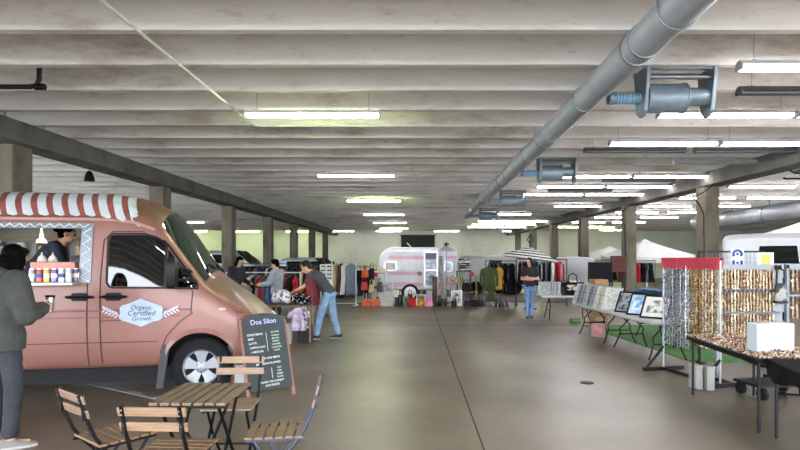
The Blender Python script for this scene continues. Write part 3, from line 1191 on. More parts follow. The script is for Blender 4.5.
# kitchen things inside the van
kc = ['#a9adb0', '#56504a', '#d7d3c9', '#7e6f5a', '#33363b', '#b7a98f', '#5e6a72', '#c6c8c9']
kn = ['steel', 'brown', 'cream', 'tan', 'black', 'beige', 'slate', 'pale grey']
for i in range(8):
    uu = -3.1 + .24 * i
    prof_ = [(.05, 0), (.06, .01), (.06, .13), (.035, .16), (.03, .19)] if i % 2 else [(.045, 0), (.055, .02), (.05, .17), (.055, .18)]
    tag(MB().lathe(prof_, n=14).build('kitchen_jar', M('jar_' + kc[i], kc[i], .35, .2), None, vw(uu, .70, 1.631)), '%s jar on the shelf inside the van' % kn[i], 'jar', 'jars on the van shelf')
cmc = thing('coffee_machine', 'steel coffee machine on the counter inside the van', 'coffee machine', vw(-1.62, .42, 1.176), R(10))
MB().box((0, 0, .2), (.46, .36, .26)).box((0, .06, .03), (.46, .3, .06)).build('body', M('machine_steel', '#b9bdc0', .25, .8), cmc, bev=.015)
for x in (-.12, .1):
    MB().cyl((x, -.14, .12), (x, -.14, .05), .03).cyl((x, -.14, .07), (x, -.3, .06), .012).build('group_head', black_plastic, cmc)
MB().box((0, -.184, .27), (.36, .006, .07)).build('control_panel', black_plastic, cmc)
pb = thing('pastry_case', 'grey glass fronted case on the counter behind the customer', 'display case', vw(-2.75, .38, 1.176), R(10))
MB().box((0, 0, .17), (.62, .34, .34)).build('body', M('case_grey', '#8f9296', .4, .3), pb, bev=.01)
MB().box((0, -.172, .18), (.54, .006, .24)).build('front_glass', M('case_glass', '#b8bcc0', .15), pb)
tag(MB().lathe([(.05, 0), (.055, .02), (.05, .16), (.03, .2), (.012, .22)], n=16).build('thermos', M('thermos_black', '#202327', .3, .5), None, vw(-2.2, .40, 1.176)), 'black thermos flask on the counter beside the pastry case', 'thermos')
#@@PART3

# ------------------------------------------------------------------ people
def V(*a):
    return Vector(a)


def capsule(mb, p0, p1, r0, r1, n=14):
    p0, p1 = Vector(p0), Vector(p1)
    d = (p1 - p0)
    L = d.length
    d.normalize()
    pts, rs = [], []
    for a in (-88, -65, -40, -15):
        pts.append(p0 + d * r0 * math.sin(R(a)))
        rs.append(r0 * math.cos(R(a)))
    for a in (15, 40, 65, 88):
        pts.append(p1 + d * r1 * math.sin(R(a)))
        rs.append(r1 * math.cos(R(a)))
    mb.tube(pts, rs, n)


def frame_of(fwd, up):
    u = Vector(up).normalized()
    f = Vector(fwd)
    f = (f - u * f.dot(u)).normalized()
    r = f.cross(u)
    return r, f, u


def hand(mb, wr, d, pn, curl, s, side, thumb=1.0):
    """d: direction of the hand, pn: the way the palm faces"""
    d = Vector(d).normalized()
    pn = Vector(pn)
    pn = (pn - d * pn.dot(d)).normalized()
    ac = d.cross(pn) * side          # towards the thumb side
    secs = []
    for t, w, h in ((-.02, .026, .021), (.02, .032, .017), (.055, .039, .016), (.09, .040, .013), (.1, .037, .010)):
        secs.append((wr + d * t * s, ac * w * s, pn * h * s))
    mb.eloft(secs, 14)
    for k, (off, L) in enumerate(((.030, .072), (.010, .08), (-.010, .074), (-.029, .058))):
        p = wr + d * .088 * s + ac * off * s
        a = 0.0
        dd = d.copy()
        for seg, fr in enumerate((.45, .32, .23)):
            a += curl * (.7 if seg == 0 else 1.0)
            dd = (d * math.cos(a) + pn * math.sin(a)).normalized()
            q = p + dd * L * fr * s
            capsule(mb, p, q, .0088 * s, .0078 * s, 8)
            p = q
    p = wr + d * .025 * s + ac * .030 * s
    d1 = (d * .7 + ac * .7 + pn * .25 * thumb).normalized()
    q = p + d1 * .045 * s
    capsule(mb, p, q, .0125 * s, .0105 * s, 8)
    d2 = (d * .9 + ac * .25 + pn * .5 * thumb).normalized()
    capsule(mb, q, q + d2 * .034 * s, .010 * s, .008 * s, 8)


def person(label, loc, rz, J, voxel=.009, skin_m=None, hair_m=None, hair='short', top=None, legs=None, shoe=None, sleeve='short', s=1.0,
           top_kind='shirt', group=None):
    """J: joints in a frame where the person faces +y"""
    root = thing('person', label, 'person', loc, rz, group)
    D = dict(pelvis=V(0, 0, .93), chest=V(0, 0, 1.24), neck=V(0, -.01, 1.43), head=V(0, .02, 1.575), hf=V(0, 1, 0), hu=V(0, 0, 1),
             hipL=V(-.09, 0, .89), hipR=V(.09, 0, .89), knL=V(-.10, .02, .49), knR=V(.10, .02, .49), anL=V(-.10, -.01, .085), anR=V(.10, -.01, .085),
             ftL=V(-.12, 1, 0), ftR=V(.12, 1, 0),
             shL=V(-.175, -.01, 1.385), shR=V(.175, -.01, 1.385), elL=V(-.23, -.03, 1.11), elR=V(.23, -.03, 1.11), wrL=V(-.24, .08, .88), wrR=V(.24, .08, .88),
             hdL=V(0, .2, -1), hdR=V(0, .2, -1), pnL=V(1, 0, 0), pnR=V(-1, 0, 0), cuL=.45, cuR=.45)
    D.update(J)
    for k in ('pelvis', 'chest', 'neck', 'head', 'hipL', 'hipR', 'knL', 'knR', 'anL', 'anR', 'shL', 'shR', 'elL', 'elR', 'wrL', 'wrR'):
        D[k] = Vector(D[k]) * s
    g = type('J', (), D)
    rt = (g.shR - g.shL).normalized()
    rp_ = (g.hipR - g.hipL).normalized()
    up1 = (g.chest - g.pelvis).normalized()
    up2 = (g.neck - g.chest).normalized()
    fp = up1.cross(rp_).normalized()
    fc = up2.cross(rt).normalized()

    def torso(mb, e, hem=-.10, nk=True):
        P_ = g.pelvis
        rm_ = (rt + rp_).normalized()
        fm = (fp + fc).normalized()
        w = P_.lerp(g.chest, .5)
        secs = [(P_ + up1 * hem * s, rp_ * (.150 + e) * s, fp * (.105 + e) * s), (P_, rp_ * (.158 + e) * s, fp * (.115 + e) * s), (w, rm_ * (.135 + e) * s, fm * (.098 + e) * s),
                (g.chest, rt * (.158 + e) * s, fc * (.112 + e) * s), (g.chest.lerp(g.neck, .5), rt * (.165 + e) * s, fc * (.10 + e) * s),
                (g.chest.lerp(g.neck, .85), rt * (.13 + e) * s, fc * (.075 + e) * s), (g.neck, rt * (.062 + e * .5) * s, fc * (.06 + e * .5) * s)]
        mb.eloft(secs, 20)
    hr, hf, hu = frame_of(g.hf, g.hu)
    A = Matrix.Translation(g.head) @ Matrix(((hr.x, hf.x, hu.x, 0), (hr.y, hf.y, hu.y, 0), (hr.z, hf.z, hu.z, 0), (0, 0, 0, 1))) @ Matrix.Scale(s, 4)
    # one continuous body
    b = MB()
    torso(b, -.012)
    capsule(b, g.neck - up2 * .04 * s, g.head - hu * .06 * s - hf * .012 * s, .058 * s, .052 * s)
    b.ball((0, -.005, .03), (.074, .094, .098), T=A, n=18)
    b.ball((0, .025, -.045), (.055, .064, .068), T=A, n=16)
    b.ball((0, .045, -.085), (.026, .028, .022), T=A)
    b.tube([A @ V(0, .085, .015), A @ V(0, .103, -.022), A @ V(0, .088, -.034)], [.009 * s, .0155 * s, .013 * s], 8)
    b.ball((0, .07, .022), (.05, .025, .01), T=A)
    b.ball((0, .083, -.058), (.024, .012, .009), T=A)
    for sg in (-1, 1):
        b.ball((sg * .076, -.008, -.008), (.011, .022, .032), T=A)
    for sd in ('L', 'R'):
        sg = -1 if sd == 'L' else 1
        sh, el, wr = D['sh' + sd], D['el' + sd], D['wr' + sd]
        hp, kn, an = D['hip' + sd], D['kn' + sd], D['an' + sd]
        capsule(b, sh, el, .050 * s, .040 * s)
        capsule(b, el, wr, .041 * s, .027 * s)
        hand(b, wr, D['hd' + sd], D['pn' + sd], D['cu' + sd], s, sg)
        capsule(b, hp, kn, .078 * s, .054 * s)
        capsule(b, kn, an, .054 * s, .038 * s)
        ft = Vector(D['ft' + sd])
        ft.z = 0
        ft.normalize()
        capsule(b, an - V(0, 0, .045 * s), an + ft * .12 * s - V(0, 0, .05 * s), .034 * s, .026 * s)
    me = fused(b, voxel, 5)
    link('body', me, skin_m or skin, root, smooth=180)
    for sg in (-1, 1):
        MB().ball((sg * .031, .0815, .004), (.0135, .011, .009), T=A, n=10).build('eye', eye_mat, root)
        MB().ball((sg * .031, .088, .026), (.02, .009, .005), T=A, n=10).build('eyebrow', hair_m or hair_black, root)
    MB().ball((0, .0915, -.060), (.022, .007, .006), T=A, n=10).build('lips', lip_mat, root)
    # hair
    h = MB()
    h.ball((0, -.022, .048), (.086, .096, .092), T=A, n=18)
    if hair == 'short':
        h.ball((0, .035, .112), (.062, .05, .03), T=A)
        h.ball((0, -.06, -.02), (.066, .05, .06), T=A)
    elif hair == 'bob':
        h.ball((0, -.045, -.03), (.092, .075, .10), T=A, n=16)
        for sg in (-1, 1):
            h.ball((sg * .078, .012, -.03), (.024, .05, .095), T=A)
        h.ball((0, -.05, -.10), (.088, .06, .06), T=A)
        h.ball((0, .03, .105), (.066, .05, .03), T=A)
    elif hair == 'bun':
        h.ball((0, -.05, -.01), (.075, .06, .07), T=A)
        h.ball((0, -.125, .03), (.045, .045, .042), T=A)
        h.ball((0, .03, .105), (.066, .05, .03), T=A)
    elif hair == 'long':
        h.ball((0, -.06, -.06), (.085, .06, .14), T=A, n=16)
        h.ball((0, -.075, -.16), (.085, .045, .10), T=A)
        for sg in (-1, 1):
            h.ball((sg * .076, .0, -.04), (.026, .048, .11), T=A)
        h.ball((0, .03, .105), (.066, .05, .03), T=A)
    hm = fused(h, .008, 3, .004, 45)
    link('hair', hm, hair_m or hair_black, root, smooth=180)
    # upper clothing
    t = MB()
    e = {'shirt': .012, 'hoodie': .045, 'sweater': .026}[top_kind]
    hem = {'shirt': -.06, 'hoodie': -.13, 'sweater': -.09}[top_kind]
    torso(t, e, hem)
    for sd in ('L', 'R'):
        sh, el, wr = D['sh' + sd], D['el' + sd], D['wr' + sd]
        if sleeve == 'short':
            capsule(t, sh, sh.lerp(el, .62), (.060 + e * .8) * s, (.058 + e * .8) * s)
        else:
            capsule(t, sh, el, (.056 + e) * s, (.05 + e * .9) * s)
            capsule(t, el, el.lerp(wr, .93), (.05 + e * .9) * s, (.036 + e * .7) * s)
    if top_kind == 'hoodie':
        nb = g.neck - fc * .05 * s
        t.ball(nb + V(0, 0, .0), (.13 * s, .105 * s, .065 * s), n=16)
        t.ball(nb - fc * .07 * s - V(0, 0, .07 * s), (.12 * s, .07 * s, .11 * s), n=16)
    tm = fused(t, .010, 4, .007 if top_kind != 'shirt' else .004, 11)
    cl = link({'shirt': 'shirt', 'hoodie': 'hoodie', 'sweater': 'sweater'}[top_kind], tm, top, root, smooth=180)
    # trousers
    l = MB()
    P_ = g.pelvis
    l.eloft([(P_ + up1 * .07 * s, rp_ * .147 * s, fp * .107 * s), (P_, rp_ * .165 * s, fp * .122 * s), (P_ - up1 * .09 * s, rp_ * .16 * s, fp * .115 * s), (P_ - up1 * .13 * s, rp_ * .10 * s, fp * .08 * s)], 20)
    for sd in ('L', 'R'):
        hp, kn, an = D['hip' + sd], D['kn' + sd], D['an' + sd]
        capsule(l, hp, kn, .092 * s, .072 * s)
        capsule(l, kn, an + (kn - an) * .10, .072 * s, .060 * s)
    lm = fused(l, .010, 4, .006, 12)
    link('trousers', lm, legs, root, smooth=180)
    for sd in ('L', 'R'):
        an = D['an' + sd]
        ft = Vector(D['ft' + sd])
        ft.z = 0
        ft.normalize()
        rr = V(ft.y, -ft.x, 0)
        z0 = an.z - .085 * s
        base = V(an.x, an.y, z0)
        q = MB()
        rings = []
        for t_, hw, hh in ((-.075, .030, .06), (-.06, .038, .085), (0, .040, .095), (.06, .046, .065), (.12, .048, .05), (.165, .040, .038), (.185, .022, .028)):
            c = base + ft * t_ * s
            rings.append([c + rr * hw * s * math.cos(a) + V(0, 0, 1) * (hh * s * (.5 + .5 * math.sin(a)) if math.sin(a) > -.5 else 0) for a in [2 * PI * k / 12 for k in range(12)]])
        q.loft(rings)
        so = q.build('shoe', shoe, root, smooth=60)
        q2 = MB()
        rings = []
        for t_, hw in ((-.078, .026), (-.06, .04), (0, .043), (.06, .049), (.12, .051), (.168, .043), (.19, .022)):
            c = base + ft * t_ * s
            rings.append([c - rr * hw * s, c + rr * hw * s, c + rr * hw * s + V(0, 0, .02), c - rr * hw * s + V(0, 0, .02)])
        q2.loft(rings)
        q2.build('sole', M('sole_white', '#a5a29e', .7), so)
    return root


# customer with back to us
jean_dark = M('jean_dark', '#23252c', .85, 0, '#2e3038', 9, .3, 120)
jean_blue = M('jean_blue', '#6f8db2', .85, 0, '#88a3c4', 9, .3, 120)
hoodie_m = M('hoodie_grey', '#33342f', .95, 0, '#3c3d38', 12, .4, 90)
cu = person('person with black hair in a grey hooded jacket ordering at the van ledge', (-3.52, 4.76, 0), R(-18), dict(
    head=V(.01, .10, 1.53), neck=V(0, .02, 1.41), hf=V(-.05, 1, -.45), hu=V(.03, .4, 1),
    chest=V(.0, -.01, 1.22), elR=V(.255, .02, 1.09), wrR=V(.15, .24, 1.12), hdR=V(-.05, 1, .12), pnR=V(-1, 0, .2), cuR=.8, shR=V(.185, -.01, 1.36), shL=V(-.185, -.01, 1.36),
    elL=V(-.27, .0, 1.1), wrL=V(-.20, .22, 1.08), hdL=V(.3, 1, .1),
    anL=V(-.12, .02, .085), anR=V(.13, -.02, .085), knL=V(-.11, .03, .49), knR=V(.12, .02, .49), ftL=V(-.3, 1, 0), ftR=V(.75, 1, 0)),
    voxel=.0075, hair='long', top=hoodie_m, legs=jean_dark, shoe=M('shoe_pale', '#7b7674', .7), sleeve='long', s=1.03, top_kind='hoodie')
tb_ = thing('tumbler', 'silver tumbler held by the person in the grey hooded jacket', 'cup', (-3.52, 4.76, 0), R(-18))
MB().lathe([(.030, 0), (.034, .005), (.040, .12), (.041, .14), (.037, .14)], (.115, .355, 1.11), 20).build('body', chrome, tb_)
MB().lathe([(.041, .135), (.042, .15), (.02, .156)], (.115, .355, 1.11), 20).build('lid', black_plastic, tb_)

# server inside the van
srv = vw(-2.02, -.05, .602)
person('person in a navy shirt bending forward inside the pink van', tuple(srv), R(10 - 75), dict(
    pelvis=V(0, -.14, .80), chest=V(0, .06, 1.05), neck=V(0, .20, 1.17), head=V(0, .25, 1.30), hf=V(.0, 1, -.25), hu=V(0, .25, 1),
    hipL=V(-.09, -.14, .77), hipR=V(.09, -.14, .77), knL=V(-.1, -.02, .43), knR=V(.1, -.02, .43), anL=V(-.1, -.06, .085), anR=V(.1, -.06, .085),
    shL=V(-.175, .13, 1.13), shR=V(.175, .13, 1.13), elL=V(-.23, .22, .88), elR=V(.23, .22, .88), wrL=V(-.14, .42, .92), wrR=V(.14, .42, .92), hdL=V(.2, 1, 0), hdR=V(-.2, 1, 0), cuL=.5, cuR=.5),
    hair='bun', hair_m=hair_black, top=M('navy_shirt', '#1d2430', .85, 0, '#232b39', 9), legs=jean_dark, shoe=black_plastic, sleeve='short')

# man bending over the clothes table, side on, facing left
person('man in a dark grey T-shirt and pale jeans leaning over the clothes table', (X(326, 11.1), 11.1, 0), R(82), dict(
    pelvis=V(0, -.06, .90), chest=V(0, .13, 1.17), neck=V(0, .29, 1.30), head=V(0, .40, 1.38), hf=V(-.15, 1, -.55), hu=V(0, .5, 1),
    hipL=V(-.09, -.06, .87), hipR=V(.09, -.06, .87), knL=V(-.10, .08, .47), knR=V(.10, -.12, .47), anL=V(-.10, .16, .085), anR=V(.1, -.22, .085),
    shL=V(-.19, .22, 1.26), shR=V(.19, .22, 1.26), elL=V(-.22, .36, 1.02), elR=V(.22, .34, 1.0), wrL=V(-.16, .58, .93), wrR=V(.16, .50, .86), hdL=V(.1, 1, -.5), hdR=V(-.1, .8, -.5), pnL=V(0, -.3, -1), pnR=V(0, -.3, -1)),
    hair='short', hair_m=hair_brown, top=M('tee_charcoal', '#3b3d40', .9, 0, '#44464a', 9), legs=jean_blue, shoe=M('trainer_navy', '#262a3a', .7), s=1.02)

# woman by the print table
wm_ = person('woman in a black top and blue jeans standing with folded arms beside print table', (X(530, 14.9), 14.9, 0), R(165), dict(
    head=V(.02, .04, 1.565), hf=V(.45, 1, -.25), hu=V(.12, .1, 1), elL=V(-.25, .02, 1.10), elR=V(.25, .02, 1.10), wrL=V(.02, .17, 1.13), wrR=V(-.02, .20, 1.08), hdL=V(1, .1, .1), hdR=V(-1, .1, .15),
    pnL=V(0, -1, 0), pnR=V(0, -1, 0), anL=V(-.06, .0, .085), anR=V(.07, .03, .085), knL=V(-.08, .02, .49), knR=V(.08, .03, .49)),
    hair='long', hair_m=hair_brown, top=M('top_black', '#17181a', .85, 0, '#1e1f22', 9), legs=M('jean_mid', '#6180ab', .85, 0, '#7592ba', 9, .3, 120), shoe=black_plastic, s=.95)

wm_.scale = (.9, .95, 1)
# shopper in a grey sweater, behind the pile table
person('person in a pale grey sweater browsing the clothes rail, seen side on', (X(277, 12.55), 12.55, 0), R(75), dict(
    hf=V(.1, 1, -.3), hu=V(0, .3, 1), head=V(0, .05, 1.56), elL=V(-.23, .1, 1.12), elR=V(.23, .08, 1.12), wrL=V(-.18, .32, 1.08), wrR=V(.18, .3, 1.1), hdL=V(.1, 1, 0), hdR=V(-.1, 1, 0)),
    hair='short', hair_m=hair_black, top=M('sweater_grey', '#9aa0aa', .95, 0, '#8c929c', 12), legs=jean_dark, shoe=black_plastic, sleeve='long', s=.93, top_kind='sweater')
person('person with dark hair and a dark top bending behind the white clothes rail', (X(237, 13.6), 13.6, 0), R(-120), dict(
    hf=V(.1, 1, -.5), hu=V(0, .5, 1), head=V(0, .08, 1.55), chest=V(0, .02, 1.23), neck=V(0, .04, 1.42), wrL=V(-.15, .3, 1.0), wrR=V(.15, .3, 1.0), hdL=V(.1, 1, 0), hdR=V(-.1, 1, 0)),
    hair='bob', hair_m=hair_black, top=M('top_dark', '#1e2128', .9, 0, '#2a2f3a', 10), legs=jean_dark, shoe=black_plastic, sleeve='long', s=.97, top_kind='sweater')

# ------------------------------------------------------------------ bistro table and chairs
def wood(key, a, b, st):
    return M(key, a, .5, 0, b, 7, .15, 30, stretch=st, detail=6)


wood_table = wood('wood_table', '#7f6d57', '#675743', (12, .8, 12))
wood_pale = wood('wood_pale', '#957860', '#80664f', (.8, 12, 12))
wood_seat = wood('wood_seat', '#80664c', '#6a533c', (12, .8, 12))
frame_black = M('frame_black', '#0a0a0c', .45, 0, spec=.25)
frame_blue = M('frame_blue', '#2e3444', .45, .1)

bt = thing('bistro_table', 'small folding table with a slatted wooden top among the four chairs', 'table', (-1.42, 3.76, 0))
W, D_ = .49, .56
for i in range(7):
    MB().box((-W / 2 + .035 + i * (W - .07) / 6, 0, .69), (.056, D_, .02)).build('slat', wood_table, bt, bev=.003)
MB().box((0, -D_ / 2 + .03, .67), (W, .02, .022)).box((0, D_ / 2 - .03, .67), (W, .02, .022)).box((0, 0, .67), (W - .1, .02, .02)).build('top_rail', frame_black, bt)
for sx in (-.17, .17):
    k = -.015 if sx < 0 else .015
    MB().tube([(sx + k, -D_ / 2 + .04, .665), (sx + k, D_ / 2 - .03, .012)], .011, 8).build('leg', frame_black, bt)
    MB().tube([(sx - k, D_ / 2 - .04, .665), (sx - k, -D_ / 2 + .03, .012)], .011, 8).build('leg', frame_black, bt)
for sx in (-.15, .17):
    MB().tube([(-.19, sx * .9, .1), (.19, sx * .9, .1)], .008, 8).build('stretcher', frame_black, bt)
# the visible crossed legs splay sideways too
for a, b in (((-.19, -.1, .66), (.1, .05, .012)), ((.2, -.1, .66), (-.1, .05, .012))):
    MB().tube([a, b], .011, 8).build('leg', frame_black, bt)


def folding_chair(label, loc, rz, fm, wm, sm_):
    """faces +y; the seat front is at +y"""
    t = thing('folding_chair', label, 'chair', loc, rz, None)
    W = .38
    for i in range(6):
        y = -.15 + i * .064
        MB().box((0, y, .445), (W, .05, .016)).build('seat_slat', sm_, t, bev=.003)
    for sx in (-1, 1):
        x = sx * .165
        # back upright that runs down to the front foot
        MB().tube([(x, -.285, .775), (x, -.24, .62), (x, -.19, .5), (x, -.14, .42), (x, .05, .2), (x, .19, .012)], .0115, 8).build('upright', fm, t)
        MB().tube([(sx * .145, .15, .43), (sx * .145, .02, .22), (sx * .145, -.17, .012)], .0105, 8).build('leg', fm, t)
        MB().box((x, 0, .428), (.014, .38, .02)).build('seat_rail', fm, t)
        MB().box((x, -.262, .70), (.018, .012, .16), T=Matrix.Translation((0, 0, 0))).build('back_bracket', fm, t)
    MB().tube([(-.165, .14, .09), (.165, .14, .09)], .008, 8).build('stretcher', fm, t)
    MB().tube([(-.145, -.12, .09), (.145, -.12, .09)], .008, 8).build('stretcher', fm, t)
    for z, y in ((.745, -.268), (.655, -.243)):
        TT = Matrix.Translation((0, y, z)) @ Matrix.Rotation(R(16), 4, 'X')
        o = MB().box((0, 0, 0), (W + .01, .014, .055), T=TT).build('back_slat', wm, t, bev=.003)
        for sx in (-1, 1):
            for dz in (-.014, .014):
                MB().ball(tuple(TT @ V(sx * .165, -.017, dz)), .006, n=8).build('screw', chrome, o)
    return t


ca = folding_chair('folding wooden chair with dark frame, left of table and turned toward it', (-1.97, 3.68, 0), R(-38), frame_black, wood('wood_dull', '#8c6f5c', '#7a5f4e', (.8, 12, 12)), wood_seat)
folding_chair('folding wooden chair with its back to the camera, in front of table', (-1.45, 3.38, 0), R(-3), frame_black, wood_pale, wood_seat)
folding_chair('folding wooden chair beyond the table, in front of the chalkboard', (-1.45, 4.44, 0), R(183), frame_black, wood_pale, wood_pale)
folding_chair('folding wooden chair with a blue grey frame, right of the table', (-.92, 3.78, 0), R(97), frame_blue, wood_pale, wood_seat)

# ------------------------------------------------------------------ chalkboard A-frame
al = R(38)
e_ = V(math.cos(al), math.sin(al), 0)
sb = thing('sandwich_board', 'arched chalkboard menu in a wooden A-frame beside the front wheel', 'sign', (-1.635, 6.40, 0), al)
chalk_wood = wood('chalk_wood', '#8f6350', '#7a5242', (12, 12, .8))
lean = math.atan2(.31, .98)
FT = Matrix.Rotation(-lean, 4, 'X')
BT = Matrix.Translation((0, .56, 0)) @ Matrix.Rotation(math.atan2(.23, .98), 4, 'X')
BW = .53


def arch(w, z0, z1, rise, n=14):
    out = [(-w / 2, z0), (w / 2, z0)]
    for k in range(n + 1):
        a = PI * k / n
        out.append((w / 2 * math.cos(a), z1 + rise * math.sin(a)))
    return out


for sx in (-1, 1):
    MB().box((sx * (BW / 2 + .005), 0, .46), (.04, .03, .92), T=FT).build('leg', chalk_wood, sb, bev=.004)
    MB().box((sx * (BW / 2 + .005), 0, .46), (.04, .03, .92), T=BT).build('leg', chalk_wood, sb, bev=.004)
MB().box((0, 0, .55), (BW, .025, .04), T=BT).build('rail', chalk_wood, sb)
chm = M('chalkboard', '#2e3336', .7, 0, '#373c3f', 4, rvar=.1)
pn_ = MB().prism(arch(BW - .005, .10, .90, .085), .02, 0, FT @ SIDE, -.022)
board = pn_.build('board', chm, sb)
MB().prism(arch(BW - .03, .10, .84, .06), .012, 0, BT @ SIDE, -.006).build('rear_board', M('board_white', '#e4e8ec', .6), sb)
chalk = M('chalk', '#d9dbd6', .9)
chalkb = M('chalk_blue', '#c7c4ea', .9)
chalkg = M('chalk_green', '#b9cdb9', .9)
tx = MB()


def chalk_text(name, rows, mat):
    mb = MB()
    for txt, x, z, sz, al_ in rows:
        add_mesh(mb, text_mesh(txt, sz, 0, al_, 0, .0006), 0, FT @ Matrix.Translation((x, -.0232, z)) @ Matrix.Rotation(PI / 2, 4, 'X') @ Matrix.Rotation(R(2), 4, 'Z'))
    return mb.build(name, mat, board, smooth=0)


chalk_text('heading', [('Dos Silon', .0, .885, .082, 'CENTER')], chalkb)
for txt, x, z, sz, al_ in [('COLD BREW', -.215, .735, .033, 'LEFT'), ('DRIP', -.21, .685, .033, 'LEFT'), ('LATTE', -.205, .635, .033, 'LEFT'), ('CAPPUCCINO', -.20, .585, .030, 'LEFT'), ('+ MOCHA', -.19, .535, .033, 'LEFT'),
                           ('ASK FOR OUR MENU', .0, .455, .032, 'CENTER'), ('OF SEASON FLAVORS', .0, .395, .031, 'CENTER'), ('TEA', -.12, .30, .033, 'LEFT'), ('THANK YOU & ENJOY', .02, .185, .029, 'CENTER'), ('OUR DRINKS', .02, .145, .029, 'CENTER')]:
    chalk_text('chalk_lettering', [(txt, x, z, sz, al_)], chalk)
for txt, z in [('FLAVORS', .755), ('VANILLA', .715), ('MOCHA', .68), ('HONEY', .645), ('CARAMEL', .61), ('LAVENDER', .575), ('HAZEL', .54), ('HOT', .335), ('ICED', .30), ('GREEN', .265), ('BLACK', .23)]:
    chalk_text('chalk_lettering', [(txt, .125, z, .025, 'CENTER')], chalkg)
ln = MB().box((.015, -.0232, .645), (.004, .001, .22), T=FT).box((.03, -.0232, .28), (.004, .001, .12), T=FT)
ln.build('chalk_rule', chalk, board)
#@@PART4

# ------------------------------------------------------------------ market stalls on the right
cloth_black = cloth('#0e0e10', '#151518')
tbl_white = M('table_white', '#b9bab8', .5, 0, '#aeafad', 3)


def legs_wishbone(t, L, W, h, m):
    """folding table legs, one pair of curved legs near each end; table long axis is y"""
    for sy in (-1, 1):
        y0 = sy * (L / 2 - .28)
        for sx in (-1, 1):
            x = sx * (W / 2 - .12)
            MB().tube([(sx * .05, y0, h - .03), (sx * .09, y0, h - .12), (x - sx * .04, y0 + sy * .02, h * .58), (x - sx * .05, y0 + sy * .03, h * .45), (x, y0 + sy * .05, h * .2), (x + sx * .05, y0 + sy * .07, .012)], .0135, 8).build('leg', black_steel, t)
        MB().tube([(-(W / 2 - .17), y0 + sy * .03, h * .42), (W / 2 - .17, y0 + sy * .03, h * .42)], .011, 8).build('brace', black_steel, t)


def trestle(name, label, loc, rz, L, W, h, top_m, white=True):
    t = thing(name, label, 'table', loc, rz)
    MB().box((0, 0, h - .02), (W, L, .04)).build('tabletop', top_m, t, bev=.008)
    MB().box((0, 0, h - .05), (W - .06, L - .06, .02)).build('apron', M('apron_grey', '#8c8d8c', .5), t)
    legs_wishbone(t, L, W, h - .04, black_steel)
    return t


# two white folding tables of framed prints, end to end along the aisle
TA = math.atan2(-.10, 1.75)
p0, p1 = V(3.56, 8.45, 0), V(3.36, 11.95, 0)
dirn = (p1 - p0).normalized()
nrm = V(dirn.y, -dirn.x, 0)
rzt = math.atan2(-dirn.x, dirn.y)
HT = .64
tabs = []
for k, lab in ((0, 'white folding table holding the three black framed prints'), (1, 'white folding table holding the tilted rows of pale mounted prints')):
    c = p0 + dirn * (.875 + 1.755 * k) + nrm * .375
    tabs.append(trestle('folding_table', lab, tuple(c), rzt, 1.74, .75, HT, tbl_white))


def on_table(s_, w_, z=HT):
    """s_ metres from the near end, w_ metres in from the aisle edge"""
    return p0 + dirn * s_ + nrm * w_ + V(0, 0, z)


def print_thing(name, label, loc, rz, w, h, fr, mt, pic, lean=20, fw=.02, group=None, cat='picture', thick=.018):
    """faces -x before rotation, leaning back toward +x"""
    t = thing(name, label, cat, loc, rz, group)
    T = Matrix.Rotation(R(lean), 4, 'Y')
    o = MB()
    for a in (-1, 1):
        o.box((0, a * (w / 2 - fw / 2), h / 2), (thick, fw, h), T=T)
        o.box((0, 0, h / 2 + a * (h / 2 - fw / 2)), (thick, w - 2 * fw, fw), T=T)
    o.build('frame', fr, t)
    big = .86 if cat == 'picture' and 'mounted' in label or 'pale print' in label else .62
    MB().box((.002, 0, h / 2), (thick - .008, w - 2 * fw, h - 2 * fw), T=T).build('mount', mt, t)
    if pic:
        MB().box((-thick / 2 + .004, 0, h / 2 + .01), (.004, w * big, h * (big - .06)), T=T).build('print', pic, t)
    return t


fr_black = M('frame_black_wood', '#141416', .35)
fr_white = M('frame_white', '#c3c4c2', .5)
fr_grey = M('frame_grey', '#8f9294', .5)
mount_w = M('mount_white', '#e2e2de', .7)
mount_g = M('mount_grey', '#9b9fa2', .7)


def picmat(key, a, b, sc=14):
    return M('pic_' + key, a, .5, 0, b, sc, detail=5, lo=.42, hi=.58)


pics3 = [picmat('bridge', '#8f9aa0', '#3d4347'), picmat('blue', '#6f9cc4', '#dfe8ee', 8), picmat('tree', '#d9d9d4', '#6c7168', 10)]
for k, (s_, lab) in enumerate(((1.35, 'black framed print with a dim grey photograph, first from the pale prints'), (.87, 'black framed print of a blue scene, between two other black frames'),
                               (.38, 'black framed print with a wide white mount, beside the silver garlands'))):
    print_thing('framed_print', lab, tuple(on_table(s_, .22)), rzt + R(40), .45, .42, fr_black, [mount_g, picmat('sky', '#8fb2d2', '#b9cfe0', 5), mount_w][k], pics3[k], 32, .03, 'black framed prints')
ln_ = ['first', 'second', 'third', 'fourth', 'fifth', 'sixth', 'seventh', 'eighth', 'ninth', 'tenth']
pale = [('#a9acac', '#7f8487'), ('#6f7578', '#43484b'), ('#7e8384', '#4b4f52'), ('#a3a6a5', '#6a6f72'), ('#6b767e', '#3b444b'), ('#8b8f90', '#5d6264'), ('#bdbdb9', '#8a8c8b'), ('#b7af99', '#8b836d'), ('#cdccc8', '#a7a8a6')]
for k in range(9):
    a, b = pale[k]
    print_thing('mounted_print', 'pale mounted print leaning in the long row, %s from the far end' % ln_[k], tuple(on_table(3.42 - .195 * k, .12)), rzt + R(33), .36, .44,
                fr_white if k in (0, 6, 8) else fr_grey, M('pm_%d' % k, a, .6), picmat('pm_%d' % k, b, a, 22), 24, .015, 'mounted prints on the far table')
